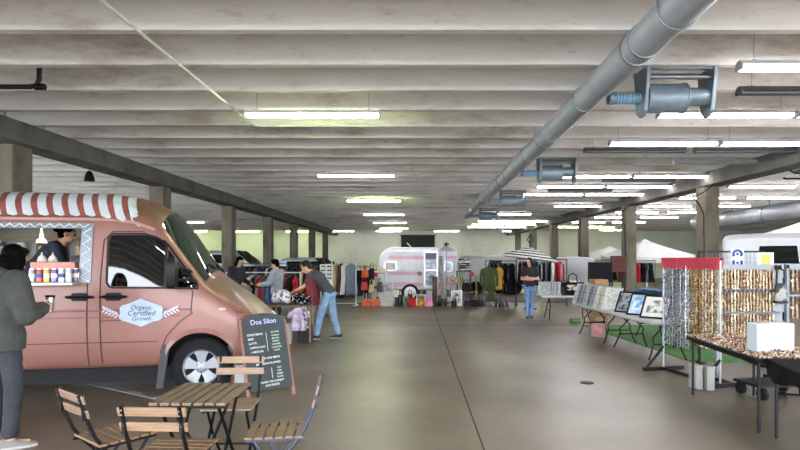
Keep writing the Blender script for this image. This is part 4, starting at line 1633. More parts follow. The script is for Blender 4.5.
for k in range(6):
    print_thing('mounted_print', 'mounted print in the back row of the far table, %s from the far end' % ln_[k], tuple(on_table(3.3 - .25 * k, .50)), rzt + R(10), .3, .30,
                fr_grey if k % 2 else fr_white, M('pb_%d' % k, pale[(k * 2) % 9][0], .6), picmat('pb_%d' % k, pale[(k * 2) % 9][1], '#c9cbc9', 20), 24, .012, 'mounted prints in the back row')
for k, (s_, a, b, n_) in enumerate(((1.05, '#c2573f', '#8f3a2b', 'orange red'), (.72, '#b2604c', '#d9a08a', 'rust red'), (.45, '#a9a59b', '#6e6b64', 'grey'))):
    print_thing('small_print', '%s print standing behind the black framed prints' % n_, tuple(on_table(s_, .60)), rzt + R(45), .28, .33, fr_grey, M('sp_' + a, a, .6), picmat('sp_%d' % k, a, b, 16), 14, .012, 'prints behind the black frames')
den = MB()
vs, fs = [], []
for i in range(21):
    for j in range(13):
        x, y = -.3 + .6 * j / 12, -.6 + 1.2 * i / 20
        z = .035 + .03 * noise.noise(V(x * 5, y * 5, 2)) - .02 * (abs(y) > .55)
        vs.append((x, y, z))
for i in range(20):
    for j in range(12):
        a = i * 13 + j
        fs.append((a, a + 1, a + 14, a + 13))
den.add(vs, fs)
# back table beyond the prints with a denim cloth, crates and clothes boxes
bc = on_table(2.1, 1.35, 0)
trestle('folding_table', 'folding table with a blue denim cloth behind the mounted prints', tuple(bc), rzt, 1.9, .7, .70, tbl_white)
dn = den.build('denim_cloth', M('denim', '#5d7390', .9, 0, '#4b607c', 10), None, tuple(bc + V(0, 0, .70)), rzt, smooth=60)
tag(dn, 'rumpled blue denim cloth spread on the table behind the prints', 'cloth')
so_ = dn.modifiers.new('s', 'SOLIDIFY')
so_.thickness = .02
so_.offset = 1
rnd = random.Random(21)
jm_ = [M('jean_fold_%d' % q, c, .9, 0, None, 14) for q, c in enumerate(('#5f7fa6', '#7f9bbb', '#4a6689'))]
for st__ in range(5):
    for lv_ in range(4):
        pz = on_table(1.35 + .36 * st__, 1.22, .785 + .062 * lv_)
        o = MB().eloft([((-.14, 0, 0), (0, .02, 0), (0, 0, .012)), ((-.13, 0, 0), (0, .14, 0), (0, 0, .028)), ((.12, 0, 0), (0, .15, 0), (0, 0, .029)), ((.14, 0, 0), (0, .12, 0), (0, 0, .02))], 14).build('folded_jeans', jm_[rnd.randrange(3)], None, tuple(pz), rzt + rnd.uniform(-.1, .1))
        tag(o, 'folded blue jeans stacked on the denim covered table behind the prints', 'jeans', 'folded jeans behind the prints')
def crate(label, loc, rz, d, m, slats=3):
    t = thing('wooden_crate', label, 'crate', loc, rz)
    w, l, h = d
    for i in range(slats):
        z = h * (i + .5) / slats
        hh = h / slats * .8
        o = MB().box((0, -l / 2, z), (w, .012, hh)).box((0, l / 2, z), (w, .012, hh)).box((-w / 2, 0, z), (.012, l, hh)).box((w / 2, 0, z), (.012, l, hh))
        o.build('slat', m, t)
    MB().box((0, 0, .008), (w, l, .016)).build('bottom', m, t)
    for a in (-1, 1):
        for b in (-1, 1):
            MB().box((a * (w / 2 - .018), b * (l / 2 - .018), h / 2), (.022, .022, h)).build('corner_post', m, t)
    return t


crate('lower tan crate under another at the far end behind the mounted prints', tuple(on_table(3.65, .62, 0)), rzt, (.26, .36, .98), MATS.get('crate_wood') or wood('crate_wood', '#a5815a', '#8c6a47', (1, 8, 8)), 8)
crate('small tan crate on top of a taller crate behind the mounted prints', tuple(on_table(3.65, .62, .982)), rzt, (.28, .36, .16), wood('crate_wood', '#a5815a', '#8c6a47', (1, 8, 8)))

# flat poster leaning under the far table and a strip of artificial turf behind
print_thing('poster', 'red and grey poster leaning under the far white folding table', tuple(on_table(2.9, .32, .004)), rzt + R(60), .26, .26, fr_grey, M('poster_red', '#a86a64', .6), picmat('poster', '#b5746c', '#7f4c4a', 9), 8, .012)
tf = MB()
for poly in ([(4.25, 8.6), (5.6, 8.6), (5.6, 11.6), (7.2, 11.8), (7.2, 13.4), (3.95, 13.2)],):
    tf.prism(poly, .018)
tfo = tf.build('turf_mat', M('turf', '#4f7f3f', .95, 0, '#406e33', 30, .6, 90), None, (0, 0, 0), smooth=0)
tag(tfo, 'bright green artificial turf mat on the floor behind the print tables', 'turf mat')
bl = thing('turf_roll', 'rolled end of green turf by the table beside the woman', 'turf', (X(581, 12.9), 13.7, 0))
MB().tube([(-.02, 0, .06), (.22, .05, .06)], .06, 16).build('roll', MATS['turf'], bl)

# print table beside the woman
rt_ = trestle('folding_table', 'white folding table beside the standing woman, carrying prints and a black T-shirt', (3.92, 14.5, 0), R(90), 1.45, .72, .64, tbl_white)
for k in range(7):
    print_thing('mounted_print', 'pale print at the left end of the table beside the woman, %s in row' % ln_[k], (3.32 + .042 * k, 14.40, .642), R(68), .32, .36, fr_white if k % 2 else fr_grey,
                M('rp_%d' % k, pale[k][0], .6), picmat('rp_%d' % k, pale[k][1], pale[k][0], 20), 20, .012, 'prints beside the woman')
ts = thing('shirt_display', 'black T-shirt with a pale print laid on a sloping board', 'T-shirt', (4.05, 14.28, .642), R(-4))
TT = Matrix.Rotation(R(-38), 4, 'X')
MB().box((0, 0, .21), (.62, .03, .42), T=TT).build('board', M('board_black', '#1a1a1c', .7), ts, bev=.01)
MB().prism([(-.22, .02), (.22, .02), (.22, .27), (.31, .23), (.34, .31), (.2, .40), (.08, .40), (0, .37), (-.08, .40), (-.2, .40), (-.34, .31), (-.31, .23), (-.22, .27)], .02, 0, TT @ SIDE, -.036).build('shirt', cloth_black, ts, bev=.006)
MB().box((0, -.0375, .22), (.30, .003, .17), T=TT).build('print', M('print_tan', '#bfae9c', .8, 0, '#17171a', 16, lo=.47, hi=.53, spec=.1), ts)
crate('flat tan box of papers at the back of the table beside the woman', (4.40, 14.74, .641), 0, (.36, .26, .14), MATS['crate_wood'], 2)
# black and white bag on the table
bg_ = thing('tote_bag', 'black and white patterned bag standing behind the black T-shirt', 'bag', (4.15, 14.75, .641), 0)
MB().eloft([((0, 0, 0), (.26, 0, 0), (0, .07, 0)), ((0, 0, .12), (.29, 0, 0), (0, .09, 0)), ((0, 0, .3), (.22, 0, 0), (0, .06, 0)), ((0, 0, .36), (.16, 0, 0), (0, .02, 0))], 20).build('body', M('bag_bw', '#e3e3e0', .7, 0, '#0f0f11', 5, lo=.49, hi=.51), bg_)
MB().tube([(-.12, 0, .33), (-.1, 0, .5), (0, 0, .56), (.1, 0, .5), (.12, 0, .33)], .014, 8).build('handle', cloth_black, bg_)

# --------------------------------------------------------------- garland stand
red_fr = M('fringe_red', '#c2384a', .7, 0, '#a82f40', 40)
sa, sb_ = V(3.55, 8.0, 0), V(3.77, 6.92, 0)
sd_ = (sb_ - sa).normalized()
sl = (sb_ - sa).length
srz = math.atan2(sd_.y, sd_.x)
gs = thing('garland_stand', 'black footed display rail with a red fringe hung with silver and gold garlands', 'display stand', tuple(sa), srz)
for x in (0, sl):
    MB().tube([(x, 0, .05), (x, 0, 1.60)], .015, 10).build('pole', M('pole_pale', '#9c9fa1', .35, .5), gs)
    MB().box((x, 0, .025), (.045, .64, .05)).build('foot', black_steel, gs, bev=.004)
    MB().tube([(x, -.26, .05), (x, 0, .34)], .018, 6).build('foot_brace', black_steel, gs)
MB().box((sl / 2, 0, .028), (sl, .04, .035)).build('base_bar', black_steel, gs)
MB().tube([(-.03, 0, 1.585), (sl + .03, 0, 1.585)], .016, 10).build('rail', black_steel, gs)
fr = MB()
random.seed(11)
fr.box((sl / 2, 0, 1.57), (sl + .02, .05, .07))
k = 0
x = -.01
while x < sl + .01:
    for y in (-.026, .026):
        L = random.uniform(.12, .16)
        fr.box((x, y + random.uniform(-.004, .004), 1.60 - L / 2), (.011, .005, L), rz=random.uniform(-.5, .5))
    x += .012
fr.build('fringe', red_fr, gs, smooth=0)


def garland_mesh(L, n, rad, fl, seed, core=.006, disc=False):
    rnd = random.Random(seed)
    mb = MB()
    mb.tube([(0, 0, 0), (.004, .003, -L * .3), (-.003, .002, -L * .7), (0, 0, -L)], core, 5)
    for i in range(n):
        z = -L * (i + rnd.random()) / n
        a = rnd.uniform(0, 2 * PI)
        r = rad * rnd.uniform(.25, 1)
        p = V(r * math.cos(a), r * math.sin(a), z)
        Rm = Matrix.Rotation(rnd.uniform(0, 6.3), 3, 'Z') @ Matrix.Rotation(rnd.uniform(-1.3, 1.3), 3, 'X')
        s_ = fl * rnd.uniform(.6, 1.3)
        q = [p + Rm @ V(*c) for c in ((-s_, 0, -s_), (s_, 0, -s_ * .6), (s_ * .8, 0, s_), (-s_ * .7, 0, s_ * .8))]
        mb.add(q, [(0, 1, 2, 3)], 0 if rnd.random() < .62 else 1)
    return mb.mesh('bead_garland')


def spark(key, c):
    return M('spark_' + key, c, .3, .55, None, 60)


g_mats = {'silver': (spark('silver', '#9a9ca1'), spark('steel', '#3f4246')), 'gold': (spark('gold', '#a08048'), spark('amber', '#6e4c2c')),
          'bronze': (spark('bronze', '#c2a687'), spark('brown', '#82664d')), 'champagne': (spark('champ', '#d4c2a6'), spark('tan', '#a68a6b'))}
gm = {}
for kk, c in g_mats.items():
    for v_ in range(3):
        me = garland_mesh(1.12 if kk == 'silver' else 1.05, 250, .0165, .010, hash(kk) % 7 + v_ * 5 + len(kk))
        for m in c:
            me.materials.append(m)
        gm[kk, v_] = me
ng = 20
for k in range(ng):
    t_ = (k + .5) / ng
    kind = 'silver' if t_ < .50 else ('gold' if t_ < .68 else ('champagne' if k % 2 else 'bronze'))
    pos = sa + sd_ * (sl * t_) + V(0, 0, 1.50)
    o = bpy.data.objects.new('bead_garland', gm[kind, k % 3])
    COL.objects.link(o)
    o.location = tuple(pos)
    o.rotation_euler = (0, 0, k * 1.7)
    lab = {'silver': 'silver sequin garland hanging under the red fringe', 'gold': 'yellow gold sequin garland hanging under the red fringe',
           'champagne': 'pale champagne sequin garland hanging under the red fringe', 'bronze': 'bronze sequin garland hanging under the red fringe'}[kind]
    tag(o, lab, 'garland', kind + ' garlands under the red fringe')
sg_ = bpy.data.objects.new('bead_garland', None)
pearl = MB()
for k in range(16):
    pearl.ball((0, 0, -.03 - .055 * k), .022 if k % 2 else .017, n=10)
pearl.tube([(0, 0, .05), (0, 0, -.9)], .004, 5)
po_ = sa + sd_ * (sl * .47) + V(-.035, -.01, 1.44)
tag(pearl.build('disc_garland', M('pearl', '#dfe2e6', .2, .5), None, tuple(po_)), 'garland of large round silver beads beside the first gold strands', 'garland')
bpy.data.objects.remove(sg_)

# grey framed stand of gold strands
fx0, fx1, fy = 3.90, 4.72, 7.22
fm_ = M('frame_bluegrey', '#878d96', .5, .3)
gf = thing('strand_frame', 'grey framed display panel hung with rows of gold bead strands', 'display stand', ((fx0 + fx1) / 2, fy, 0))
wv = fx1 - fx0
for sx, ww in ((-1, .03), (1, .11)):
    MB().box((sx * (wv / 2) - (.04 if sx > 0 else 0), .02, .78), (ww, .05, 1.46)).build('upright', fm_, gf, bev=.005)
MB().box((0, .02, 1.48), (wv + .02, .05, .075)).build('top_bar', fm_, gf, bev=.005)
for z in (1.19, .905):
    MB().box((0, -.052, z - .005), (wv - .10, .012, .028)).build('cross_bar', M('bar_dark', '#5d626c', .5, .3), gf)
MB().box((0, .09, .95), (wv - .05, .012, 1.05)).build('back_panel', M('panel_tan', '#5f5348', .8, 0, '#4d433a', 6), gf)
for sx in (-1, 1):
    MB().box((sx * (wv / 2 - .04), .02, .025), (.05, .5, .05)).build('foot', black_steel, gf)
sgm = []
for kk in ('bronze', 'champagne'):
    for v_ in range(2):
        me = garland_mesh(.285, 130, .016, .009, 50 + v_ + len(kk), .009)
        for m in g_mats[kk]:
            me.materials.append(m)
        sgm.append(me)
rows = [(1.45, 'top'), (1.165, 'middle'), (.88, 'bottom')]
for z, rn in rows:
    for k in range(17):
        o = bpy.data.objects.new('bead_strand', sgm[(k * 3 + len(rn)) % 4])
        COL.objects.link(o)
        o.location = (fx0 + .045 + k * .041, fy - .028, z)
        o.rotation_euler = (0, 0, k)
        tag(o, 'gold brown bead strand hanging in the %s row of the grey framed panel' % rn, 'bead strand', 'strands in the %s row of the grey frame' % rn)
tgm = MB().box((0, 0, -.02), (.022, .004, .035)).mesh('price_tag')
for k in range(12):
    o = link('price_tag', tgm, M('tag_dark', '#2c2f3a', .6) if k % 3 else M('tag_pale', '#c6c6c9', .6), None, (fx0 + .06 + k * .058, fy - .064, 1.20), 0, 0)
    tag(o, 'small dark card tag between the upper rows of gold strands', 'tag', 'card tags on the strand frame')
    if k == 0:
        tgm.materials.clear()
        tgm.materials.append(M('tag_dark', '#2c2f3a', .6))

# black wire grid behind with a blue card and a yellow sheet
gr = thing('wire_grid', 'black wire grid panel standing behind the grey framed strands', 'grid panel', (4.72, 8.35, 0))
for sx in (-1, 1):
    MB().box((sx * .48, 0, .855), (.03, .03, 1.71)).build('upright', black_steel, gr)
    MB().box((sx * .40, 0, .02), (.04, .45, .04)).build('foot', black_steel, gr)
MB().box((0, 0, 1.695), (.98, .03, .025)).build('top_bar', black_steel, gr)
wg = MB()
for k in range(17):
    wg.box((-.45 + k * .05625, 0, .95), (.004, .004, 1.5))
for k in range(20):
    wg.box((0, 0, .22 + k * .077), (.95, .004, .004))
wg.build('mesh_wire', M('wire_grey', '#6d7074', .5, .4), gr, smooth=0)
bcd = thing('blue_card', 'white card with two dark blue rounded marks clipped to the wire grid', 'card', (X(738, 8.3), 8.318, 1.475))
MB().box((0, 0, .12), (.19, .006, .29)).build('card', M('card_pale', '#cfd6de', .7), bcd)
for z, up in ((.185, 1), (.055, -1)):
    rg = MB()
    pts = []
    rg2 = [V(.062 * math.cos(a), 0, z + .054 * math.sin(a)) for a in [R(-35 + 250 * k / 16) * up for k in range(17)]]
    rg.tube([p + V(0, -.006, 0) for p in rg2], .019, 8)
    rg.ball((0, -.006, z), (.022, .008, .02))
    rg.build('blue_mark', M('mark_blue', '#2f4a86', .6), bcd)
ys = thing('notice_sheet', 'white sheet with a yellow block of text fixed beside the wire grid', 'notice', (X(766, 8.3), 8.31, 1.40))
MB().box((0, 0, .13), (.24, .006, .30)).build('sheet', M('card_white', '#e0e3e2', .7), ys)
MB().box((0, -.004, .16), (.14, .003, .19)).build('yellow_block', M('note_yellow', '#d8c860', .7), ys)
yl = MB()
for k in range(7):
    yl.box((0, -.0062, .085 + k * .025), (.12, .001, .006))
yl.build('text_lines', M('note_brown', '#a8984a', .7), ys)
MB().tube([(0, .01, -1.40), (0, .01, .0)], .012, 6).box((0, .01, -1.395), (.25, .25, .02)).build('post', black_steel, ys)

# second strand frame at the right edge
g2 = thing('strand_frame', 'second strand display at the far right, next to the black table', 'display stand', (5.28, 7.3, 0))
for sx in (-1, 1):
    MB().box((sx * .42, .02, .76), (.035, .05, 1.5)).build('upright', fm_, g2)
    MB().box((sx * .42, .02, .025), (.05, .5, .05)).build('foot', black_steel, g2)
MB().box((0, .02, 1.49), (.88, .05, .05)).build('top_bar', fm_, g2)
MB().box((0, .06, .95), (.8, .012, 1.0)).build('back_panel', MATS['panel_tan'], g2)
for z, rn in ((1.45, 'upper'), (1.1, 'lower')):
    MB().box((0, .01, z + .01), (.84, .025, .025)).build('cross_bar', fm_, g2)
    for k in range(14):
        o = bpy.data.objects.new('bead_strand', sgm[k % 4])
        COL.objects.link(o)
        o.location = (5.28 - .37 + k * .056, 7.275, z)
        o.rotation_euler = (0, 0, k)
        tag(o, 'brown bead strand in the %s row of the far right display' % rn, 'bead strand', 'strands in the %s row of the far right display' % rn)
hb_ = thing('shoulder_bag', 'black and silver bag hanging between the two strand displays', 'bag', (X(779, 7.15), 7.12, 1.02), R(10))
MB().eloft([((0, 0, 0), (.07, 0, 0), (0, .03, 0)), ((.01, 0, .08), (.09, 0, 0), (0, .045, 0)), ((0, 0, .22), (.08, 0, 0), (0, .04, 0)), ((0, 0, .26), (.06, 0, 0), (0, .02, 0))], 16).build('body', M('bag_silver', '#8b8b86', .5, 0, '#151515', 9, lo=.47, hi=.53), hb_)
MB().tube([(-.06, 0, .24), (-.05, 0, .42), (.0, .06, .48), (.05, 0, .42), (.06, 0, .24)], .012, 6).box((0, 0, .02), (.15, .08, .03)).build('strap', black_plastic, hb_)

# --------------------------------------------------------------- black tables of beads
HB = .69
T1 = thing('bead_table', 'black folding table covered in loose beads in front of the strands', 'table', (3.52, 5.78, 0), R(-4))
L1, W1 = 1.52, .78
MB().box((0, 0, HB - .02), (W1, L1, .035)).build('tabletop', M('table_black', '#0c0c0e', .55, spec=.25), T1, bev=.006)
for sx in (-1, 1):
    for sy in (-1, 1):
        MB().tube([(sx * (W1 / 2 - .05), sy * (L1 / 2 - .06), HB - .03), (sx * (W1 / 2 - .05), sy * (L1 / 2 - .05), .01)], .014, 8).build('leg', black_steel, T1)
    MB().box((sx * (W1 / 2 - .04), 0, HB - .05), (.02, L1 - .1, .03)).build('side_rail', black_steel, T1)
T2 = thing('cloth_table', 'black folding table with angled legs at the right edge, nearest the camera', 'table', (3.36, 4.20, 0), R(-13))
L2, W2 = 1.5, .76
MB().box((0, 0, HB - .02), (W2, L2, .035)).build('tabletop', M('table_black', '#0c0c0e', .55, spec=.25), T2, bev=.006)
for sx in (-1, 1):
    for sy in (-1, 1):
        MB().tube([(sx * (W2 / 2 - .05), sy * (L2 / 2 - .06), HB - .03), (sx * (W2 / 2 - .05), sy * (L2 / 2 - .06), .01)], .014, 8).build('leg', black_steel, T2)
MB().tube([(-.33, L2 / 2 - .06, .40), (.33, L2 / 2 - .06, .40)], .010, 8).build('brace', black_steel, T2)
cl = MB()
ring = []
per_ = []
for k in range(24):
    per_.append((-W2 / 2 + W2 * k / 24, -L2 / 2))
for k in range(40):
    per_.append((W2 / 2, -L2 / 2 + L2 * k / 40))
for k in range(24):
    per_.append((W2 / 2 - W2 * k / 24, L2 / 2))
for k in range(40):
    per_.append((-W2 / 2, L2 / 2 - L2 * k / 40))
N = len(per_)
rings = []
for j, (e, z) in enumerate(((.0, HB + .012), (.012, HB + .008), (.02, HB - .03), (.025, HB - .08), (.03, HB - .14))):
    rg = []
    for i, (x, y) in enumerate(per_):
        n = V(x / (W2 / 2), y / (L2 / 2), 0)
        n = V(round(n.x) if abs(n.x) > .98 else 0, round(n.y) if abs(n.y) > .98 else 0, 0)
        w_ = (math.sin(i * .55) * .014 + noise.noise(V(i * .13, 0, 3)) * .03) * max(0, j - 1) / 3
        zz = z + (noise.noise(V(i * .09, 5, 0)) * .07 if j == 4 else 0)
        rg.append(V(x, y, zz) + n * (e + w_))
    rings.append(rg)
cl.loft(rings, caps=False)
cl.add(rings[0], [tuple(range(N))])
co = cl.build('tablecloth', cloth_black, None, (3.36, 4.20, 0), R(-13), smooth=50)
tag(co, 'black cloth draped over the table at the right edge, hanging in folds', 'tablecloth')

bead_cols = ['#b78f6a', '#d9cdbb', '#8a4f3a', '#c7b39a', '#5b4a44', '#e2dccf', '#a86a4c', '#7c8a8f', '#c9a15b', '#9c5a5a', '#3f3a3a', '#d7b9a0']
bmats = [M('bead_' + c, c, .25, .1) for c in bead_cols]


def bead_pile(name, label, loc, rz, x0, x1, y0, y1, n, seed):
    rnd = random.Random(seed)
    mb = MB()
    octa = [(1, 0, 0), (-1, 0, 0), (0, 1, 0), (0, -1, 0), (0, 0, 1), (0, 0, -1)]
    of = [(0, 2, 4), (2, 1, 4), (1, 3, 4), (3, 0, 4), (2, 0, 5), (1, 2, 5), (3, 1, 5), (0, 3, 5)]
    for i in range(n):
        x, y = rnd.uniform(x0, x1), rnd.uniform(y0, y1)
        ed = min(x - x0, x1 - x, y - y0, y1 - y)
        hh = .035 * min(1, ed / .12) * (.6 + .8 * max(0, noise.noise(V(x * 6, y * 6, seed)) + .4))
        s_ = rnd.uniform(.006, .013)
        z = rnd.uniform(.0, 1) ** .4 * hh + s_ * .8
        Rm = Matrix.Rotation(rnd.uniform(0, 6), 3, 'Z') @ Matrix.Rotation(rnd.uniform(0, 3), 3, 'X')
        k = rnd.uniform(.6, 1.6)
        mb.add([V(x, y, z) + Rm @ V(p[0] * s_ * k, p[1] * s_, p[2] * s_) for p in octa], of, rnd.randrange(len(bmats)))
    o = mb.build(name, bmats, None, loc, rz, smooth=0)
    tag(o, label, 'beads', None, 'stuff')


bead_pile('loose_beads', 'mixed loose beads and stones heaped over the black table', (3.52, 5.78, HB - .004), R(-4), -.36, .37, -.72, .73, 7500, 4)
bead_pile('loose_beads', 'mixed loose beads on the black cloth at the right edge', (3.36, 4.20, HB + .014), R(-13), -.05, .34, -.2, .70, 2600, 9)
ab = thing('acrylic_box', 'large translucent white plastic block standing among the beads', 'box', (3.40, 5.36, HB + .006), R(4))
MB().box((0, 0, .145), (.37, .16, .28)).build('body', M('acrylic', '#cfd4da', .35, 0, '#c3cad3', 2, trans=.2), ab, bev=.012)
MB().box((0, 0, .012), (.39, .18, .022)).build('base', M('acrylic_base', '#7d93b5', .35), ab, bev=.004)
for k, (x, y, lab) in enumerate(((3.44, 6.86, 'white storage box on the floor under the bead table, left one of two'), (3.56, 6.80, 'white storage box on the floor under the bead table, right one of two'))):
    t = thing('storage_box', lab, 'box', (x, y, 0), R(6 - 10 * k))
    MB().box((0, 0, .14), (.09, .16, .27)).build('body', M('box_white', '#8f8d87', .6), t, bev=.008)
    MB().box((0, 0, .285), (.10, .17, .025)).build('lid', M('box_lid', '#99978f', .6), t, bev=.004)
dl = thing('hand_trolley', 'low black trolley on wheels under the bead table', 'trolley', (4.15, 6.5, 0), R(10))
MB().box((0, 0, .16), (.7, .4, .03)).build('deck', black_steel, dl)
for sx in (-1, 1):
    for sy in (-1, 1):
        MB().tube([(sx * .28 - .02, sy * .16, .07), (sx * .28 + .02, sy * .16, .07)], .07, 16).build('wheel', dark_rubber, dl)
        MB().cyl((sx * .28, sy * .16, .07), (sx * .28, sy * .16, .15), .012, n=8).build('fork', black_steel, dl)

# --------------------------------------------------------------- vehicles and tents beyond the stalls
veh_white = M('vehicle_white', '#a8abad', .4, 0, '#a0a3a5', 2, coat=.2)


def vehicle(name, label, loc, rz, L, W, H, nose, belt, m, glass_rows, wr=.33, cab=True):
    """van-like body, x forward, centred; nose = bonnet length"""
    t = thing(name, label, 'vehicle', loc, rz)
    b = MB()
    st_ = []
    base = .28

    def sec(u, top, w, rnd):
        pts = [(-w, base), (-w * 1.0, belt), (-w * .9, top - rnd), (-w * .74, top - rnd * .25), (0, top), (w * .74, top - rnd * .25), (w * .9, top - rnd), (w, belt), (w, base)]
        return [V(u, y, min(z, max(top, belt))) for y, z in pts]
    x0, x1 = -L / 2, L / 2
    w = W / 2
    st_ = [sec(x0, H - .1, w * .94, .14), sec(x0 + .05, H - .02, w, .14), sec(x0 + .3, H, w, .14)]
    xs = x1 - nose
    if nose > .1:
        st_ += [sec(xs - .75, H, w, .14), sec(xs - .05, belt + .16, w, .06), sec(xs + .1, belt + .10, w, .05), sec(x1 - .12, belt - .02, w * .96, .05), sec(x1, belt - .2, w * .88, .05)]
    else:
        st_ += [sec(x1 - .6, H, w, .14), sec(x1 - .1, belt + .3, w, .1), sec(x1, belt, w * .95, .08)]
    b.loft(st_)
    o = b.build('body', m, t, smooth=40, bev=.03)
    for (a, c, z0, z1) in glass_rows:
        for sy in (-1, 1):
            q = [(a, z0), (c, z0), (c - .03, z1), (a + .03, z1)]
            y0, y1 = w * (1.0 - .1 * (z0 - belt) / max(.1, H - .14 - belt)) + .006, w * (1.0 - .1 * (z1 - belt) / max(.1, H - .14 - belt)) + .006
            vs = [V(a, sy * y0, z0), V(c, sy * y0, z0), V(c - .03, sy * y1, z1), V(a + .03, sy * y1, z1)]
            vs2 = [v - V(0, sy * .03, 0) for v in vs]
            MB().add(vs + vs2, [(0, 1, 2, 3), (4, 5, 6, 7), (0, 1, 5, 4), (1, 2, 6, 5), (2, 3, 7, 6), (3, 0, 4, 7)]).build('side_window', dark_glass, t, smooth=0)
    if nose > .1:
        vs = [V(xs - .72, -w * .72, H - .04), V(xs - .72, w * .72, H - .04), V(xs - .06, w * .88, belt + .16), V(xs - .06, -w * .88, belt + .16)]
        vs = [v + V(.03, 0, .03) for v in vs]
        vs2 = [v - V(.03, 0, .03) for v in vs]
        MB().add(vs + vs2, [(0, 1, 2, 3), (4, 5, 6, 7), (0, 1, 5, 4), (1, 2, 6, 5), (2, 3, 7, 6), (3, 0, 4, 7)]).build('windscreen', dark_glass, t, smooth=0)
    for u in (x0 + L * .2, x1 - L * .2):
        for sy in (-1, 1):
            o = MB().lathe([(wr * .6, -.09), (wr * .92, -.1), (wr, -.06), (wr, .06), (wr * .92, .1), (wr * .6, .09)], n=28, T=Matrix.Translation((u, sy * (w - .08), wr)) @ Matrix.Rotation(PI / 2, 4, 'X')).build('wheel', dark_rubber, t)
            MB().lathe([(wr * .58, -.03), (wr * .58, .03), (wr * .2, .05)], n=24, T=Matrix.Translation((u, sy * (w - .02), wr)) @ Matrix.Rotation(PI / 2 * sy * -1 * -1, 4, 'X')).build('hubcap', M('hub_grey', '#a9acae', .4, .5), o)
    for sy in (-1, 1):
        MB().box((x0 - .01, sy * (w * .8), belt * .8), (.04, .12, .25)).build('tail_light', M('tail_red', '#8c1f22', .3), t, bev=.01)
        MB().box((x1 - .02, sy * (w * .68), belt * .72), (.06, .22, .14)).build('headlight', M('lamp_glass', '#c9cfd2', .1), t, bev=.02)
    MB().box((0, 0, .30), (L * .98, W * .96, .08)).build('sill', black_plastic, t)
    return t


# big white van on the right, seen from its side
wvn = vehicle('panel_van', 'large white van parked behind the strand displays on the right', (8.49, 9.97, 0), R(-32), 5.2, 2.0, 2.08, 0.0, 1.15, veh_white, [(-2.03, -1.40, 1.50, 1.82), (-1.2, -.1, 1.50, 1.82)])
MB().box((0, -1.0, 1.20), (5.1, .03, .10)).build('side_trim', M('trim_dark', '#3c3f44', .5), wvn)
vehicle('box_trailer', 'long white trailer standing behind the clothes rails in the middle', (X(492, 25) + .1, 25.5, 0), 0, 2.9, 1.9, 1.72, 0.0, 1.1, veh_white, [(-.3, .3, 1.2, 1.5)], .3)
vehicle('white_car', 'rounded white vehicle parked behind the print stalls by a column', (6.75, 23.6, 0), R(72), 3.6, 1.7, 1.66, .7, .95, veh_white, [(-1.2, -.2, 1.1, 1.5), (-.1, .8, 1.1, 1.5)])
vehicle('white_jeep', 'white car with black windows parked behind the clothes rails', (X(228, 26), 26.5, 0), 0, 4.4, 1.9, 1.95, 1.0, 1.2, M('jeep_white', '#c9ccce', .35, 0, '#bfc2c4', 2, coat=.3), [(-.9, -.1, 1.35, 1.76), (0.0, .55, 1.35, 1.76)])
vehicle('pale_car', 'pale car with a dark windscreen, left of the pink and white trailer', (-3.8, 23.2, 0), R(-10), 3.2, 1.7, 1.62, 1.0, .98, M('car_pale', '#b9c4cd', .3, .2, '#aebac4', 2, coat=.4), [(-1.3, -.4, 1.08, 1.46), (-.3, .25, 1.08, 1.46)])

canvas_w = M('canvas_white', '#dededa', .8, 0, '#d5d6d2', 3)


def tent(label, loc, w, zt, ze, rz=0):
    t = thing('canopy_tent', label, 'tent', loc, rz)
    mb = MB()
    n = 8
    h = w / 2
    rings = []
    for k in range(n + 1):
        f = k / n
        s_ = h * (.02 + .98 * f)
        z = zt - (zt - ze) * (f ** .8)
        ring = []
        for a, b in ((-1, -1), (1, -1), (1, 1), (-1, 1)):
            ring.append(V(a * s_, b * s_, z))
        full_ = []
        for i in range(4):
            p, q = ring[i], ring[(i + 1) % 4]
            for j in range(6):
                r_ = p.lerp(q, j / 6)
                r_.z -= .10 * f * math.sin(PI * j / 6)
                full_.append(r_)
        rings.append(full_)
    rings.append([p + V(0, 0, -.22) for p in rings[-1]])
    mb.loft(rings, caps=False)
    c = mb.build('canopy', canvas_w, t, smooth=50)
    s_ = c.modifiers.new('s', 'SOLIDIFY')
    s_.thickness = .012
    for a in (-1, 1):
        for b in (-1, 1):
            MB().box((a * (h - .03), b * (h - .03), ze / 2), (.035, .035, ze)).build('leg', M('tent_leg', '#b9bbbc', .4, .4), t)
    return t


tent('white pointed canopy tent beyond the garland stand', (X(659, 21.5), 21.5 + 1.3, 0), 2.7, 2.36, 1.72)
tent('smaller white canopy tent half hidden by the column beyond the prints', (X(613, 26) + .3, 27.3, 0), 2.6, 2.16, 1.66)
tent('white canopy tent at the right edge behind the white van', (X(850, 15), 15.6, 0), 2.8, 2.95, 2.25)
# display boards and clothes behind the print tables
for k, (px, py, Y, w_, h_, c, lab) in enumerate(((600, 272, 17.5, .75, .62, '#1d1e21', 'black fabric covered board standing behind the print tables'), (618, 264, 18.6, .5, .55, '#5a3c3a', 'dark red rack of clothes beneath the smaller tent'))):
    p = P(px, py, Y)
    t = thing('display_board', lab, 'display board', (p.x, Y, 0))
    MB().box((0, 0, p.z), (w_, .06, h_)).build('panel', cloth(c), t, bev=.01)
    for sx in (-1, 1):
        MB().box((sx * w_ * .4, 0, (p.z - h_ / 2) / 2 + .01), (.04, .04, p.z - h_ / 2 + .02)).build('leg', black_steel, t)
        MB().box((sx * w_ * .4, 0, .015), (.04, .4, .03)).build('foot', black_steel, t)
#@@PART5

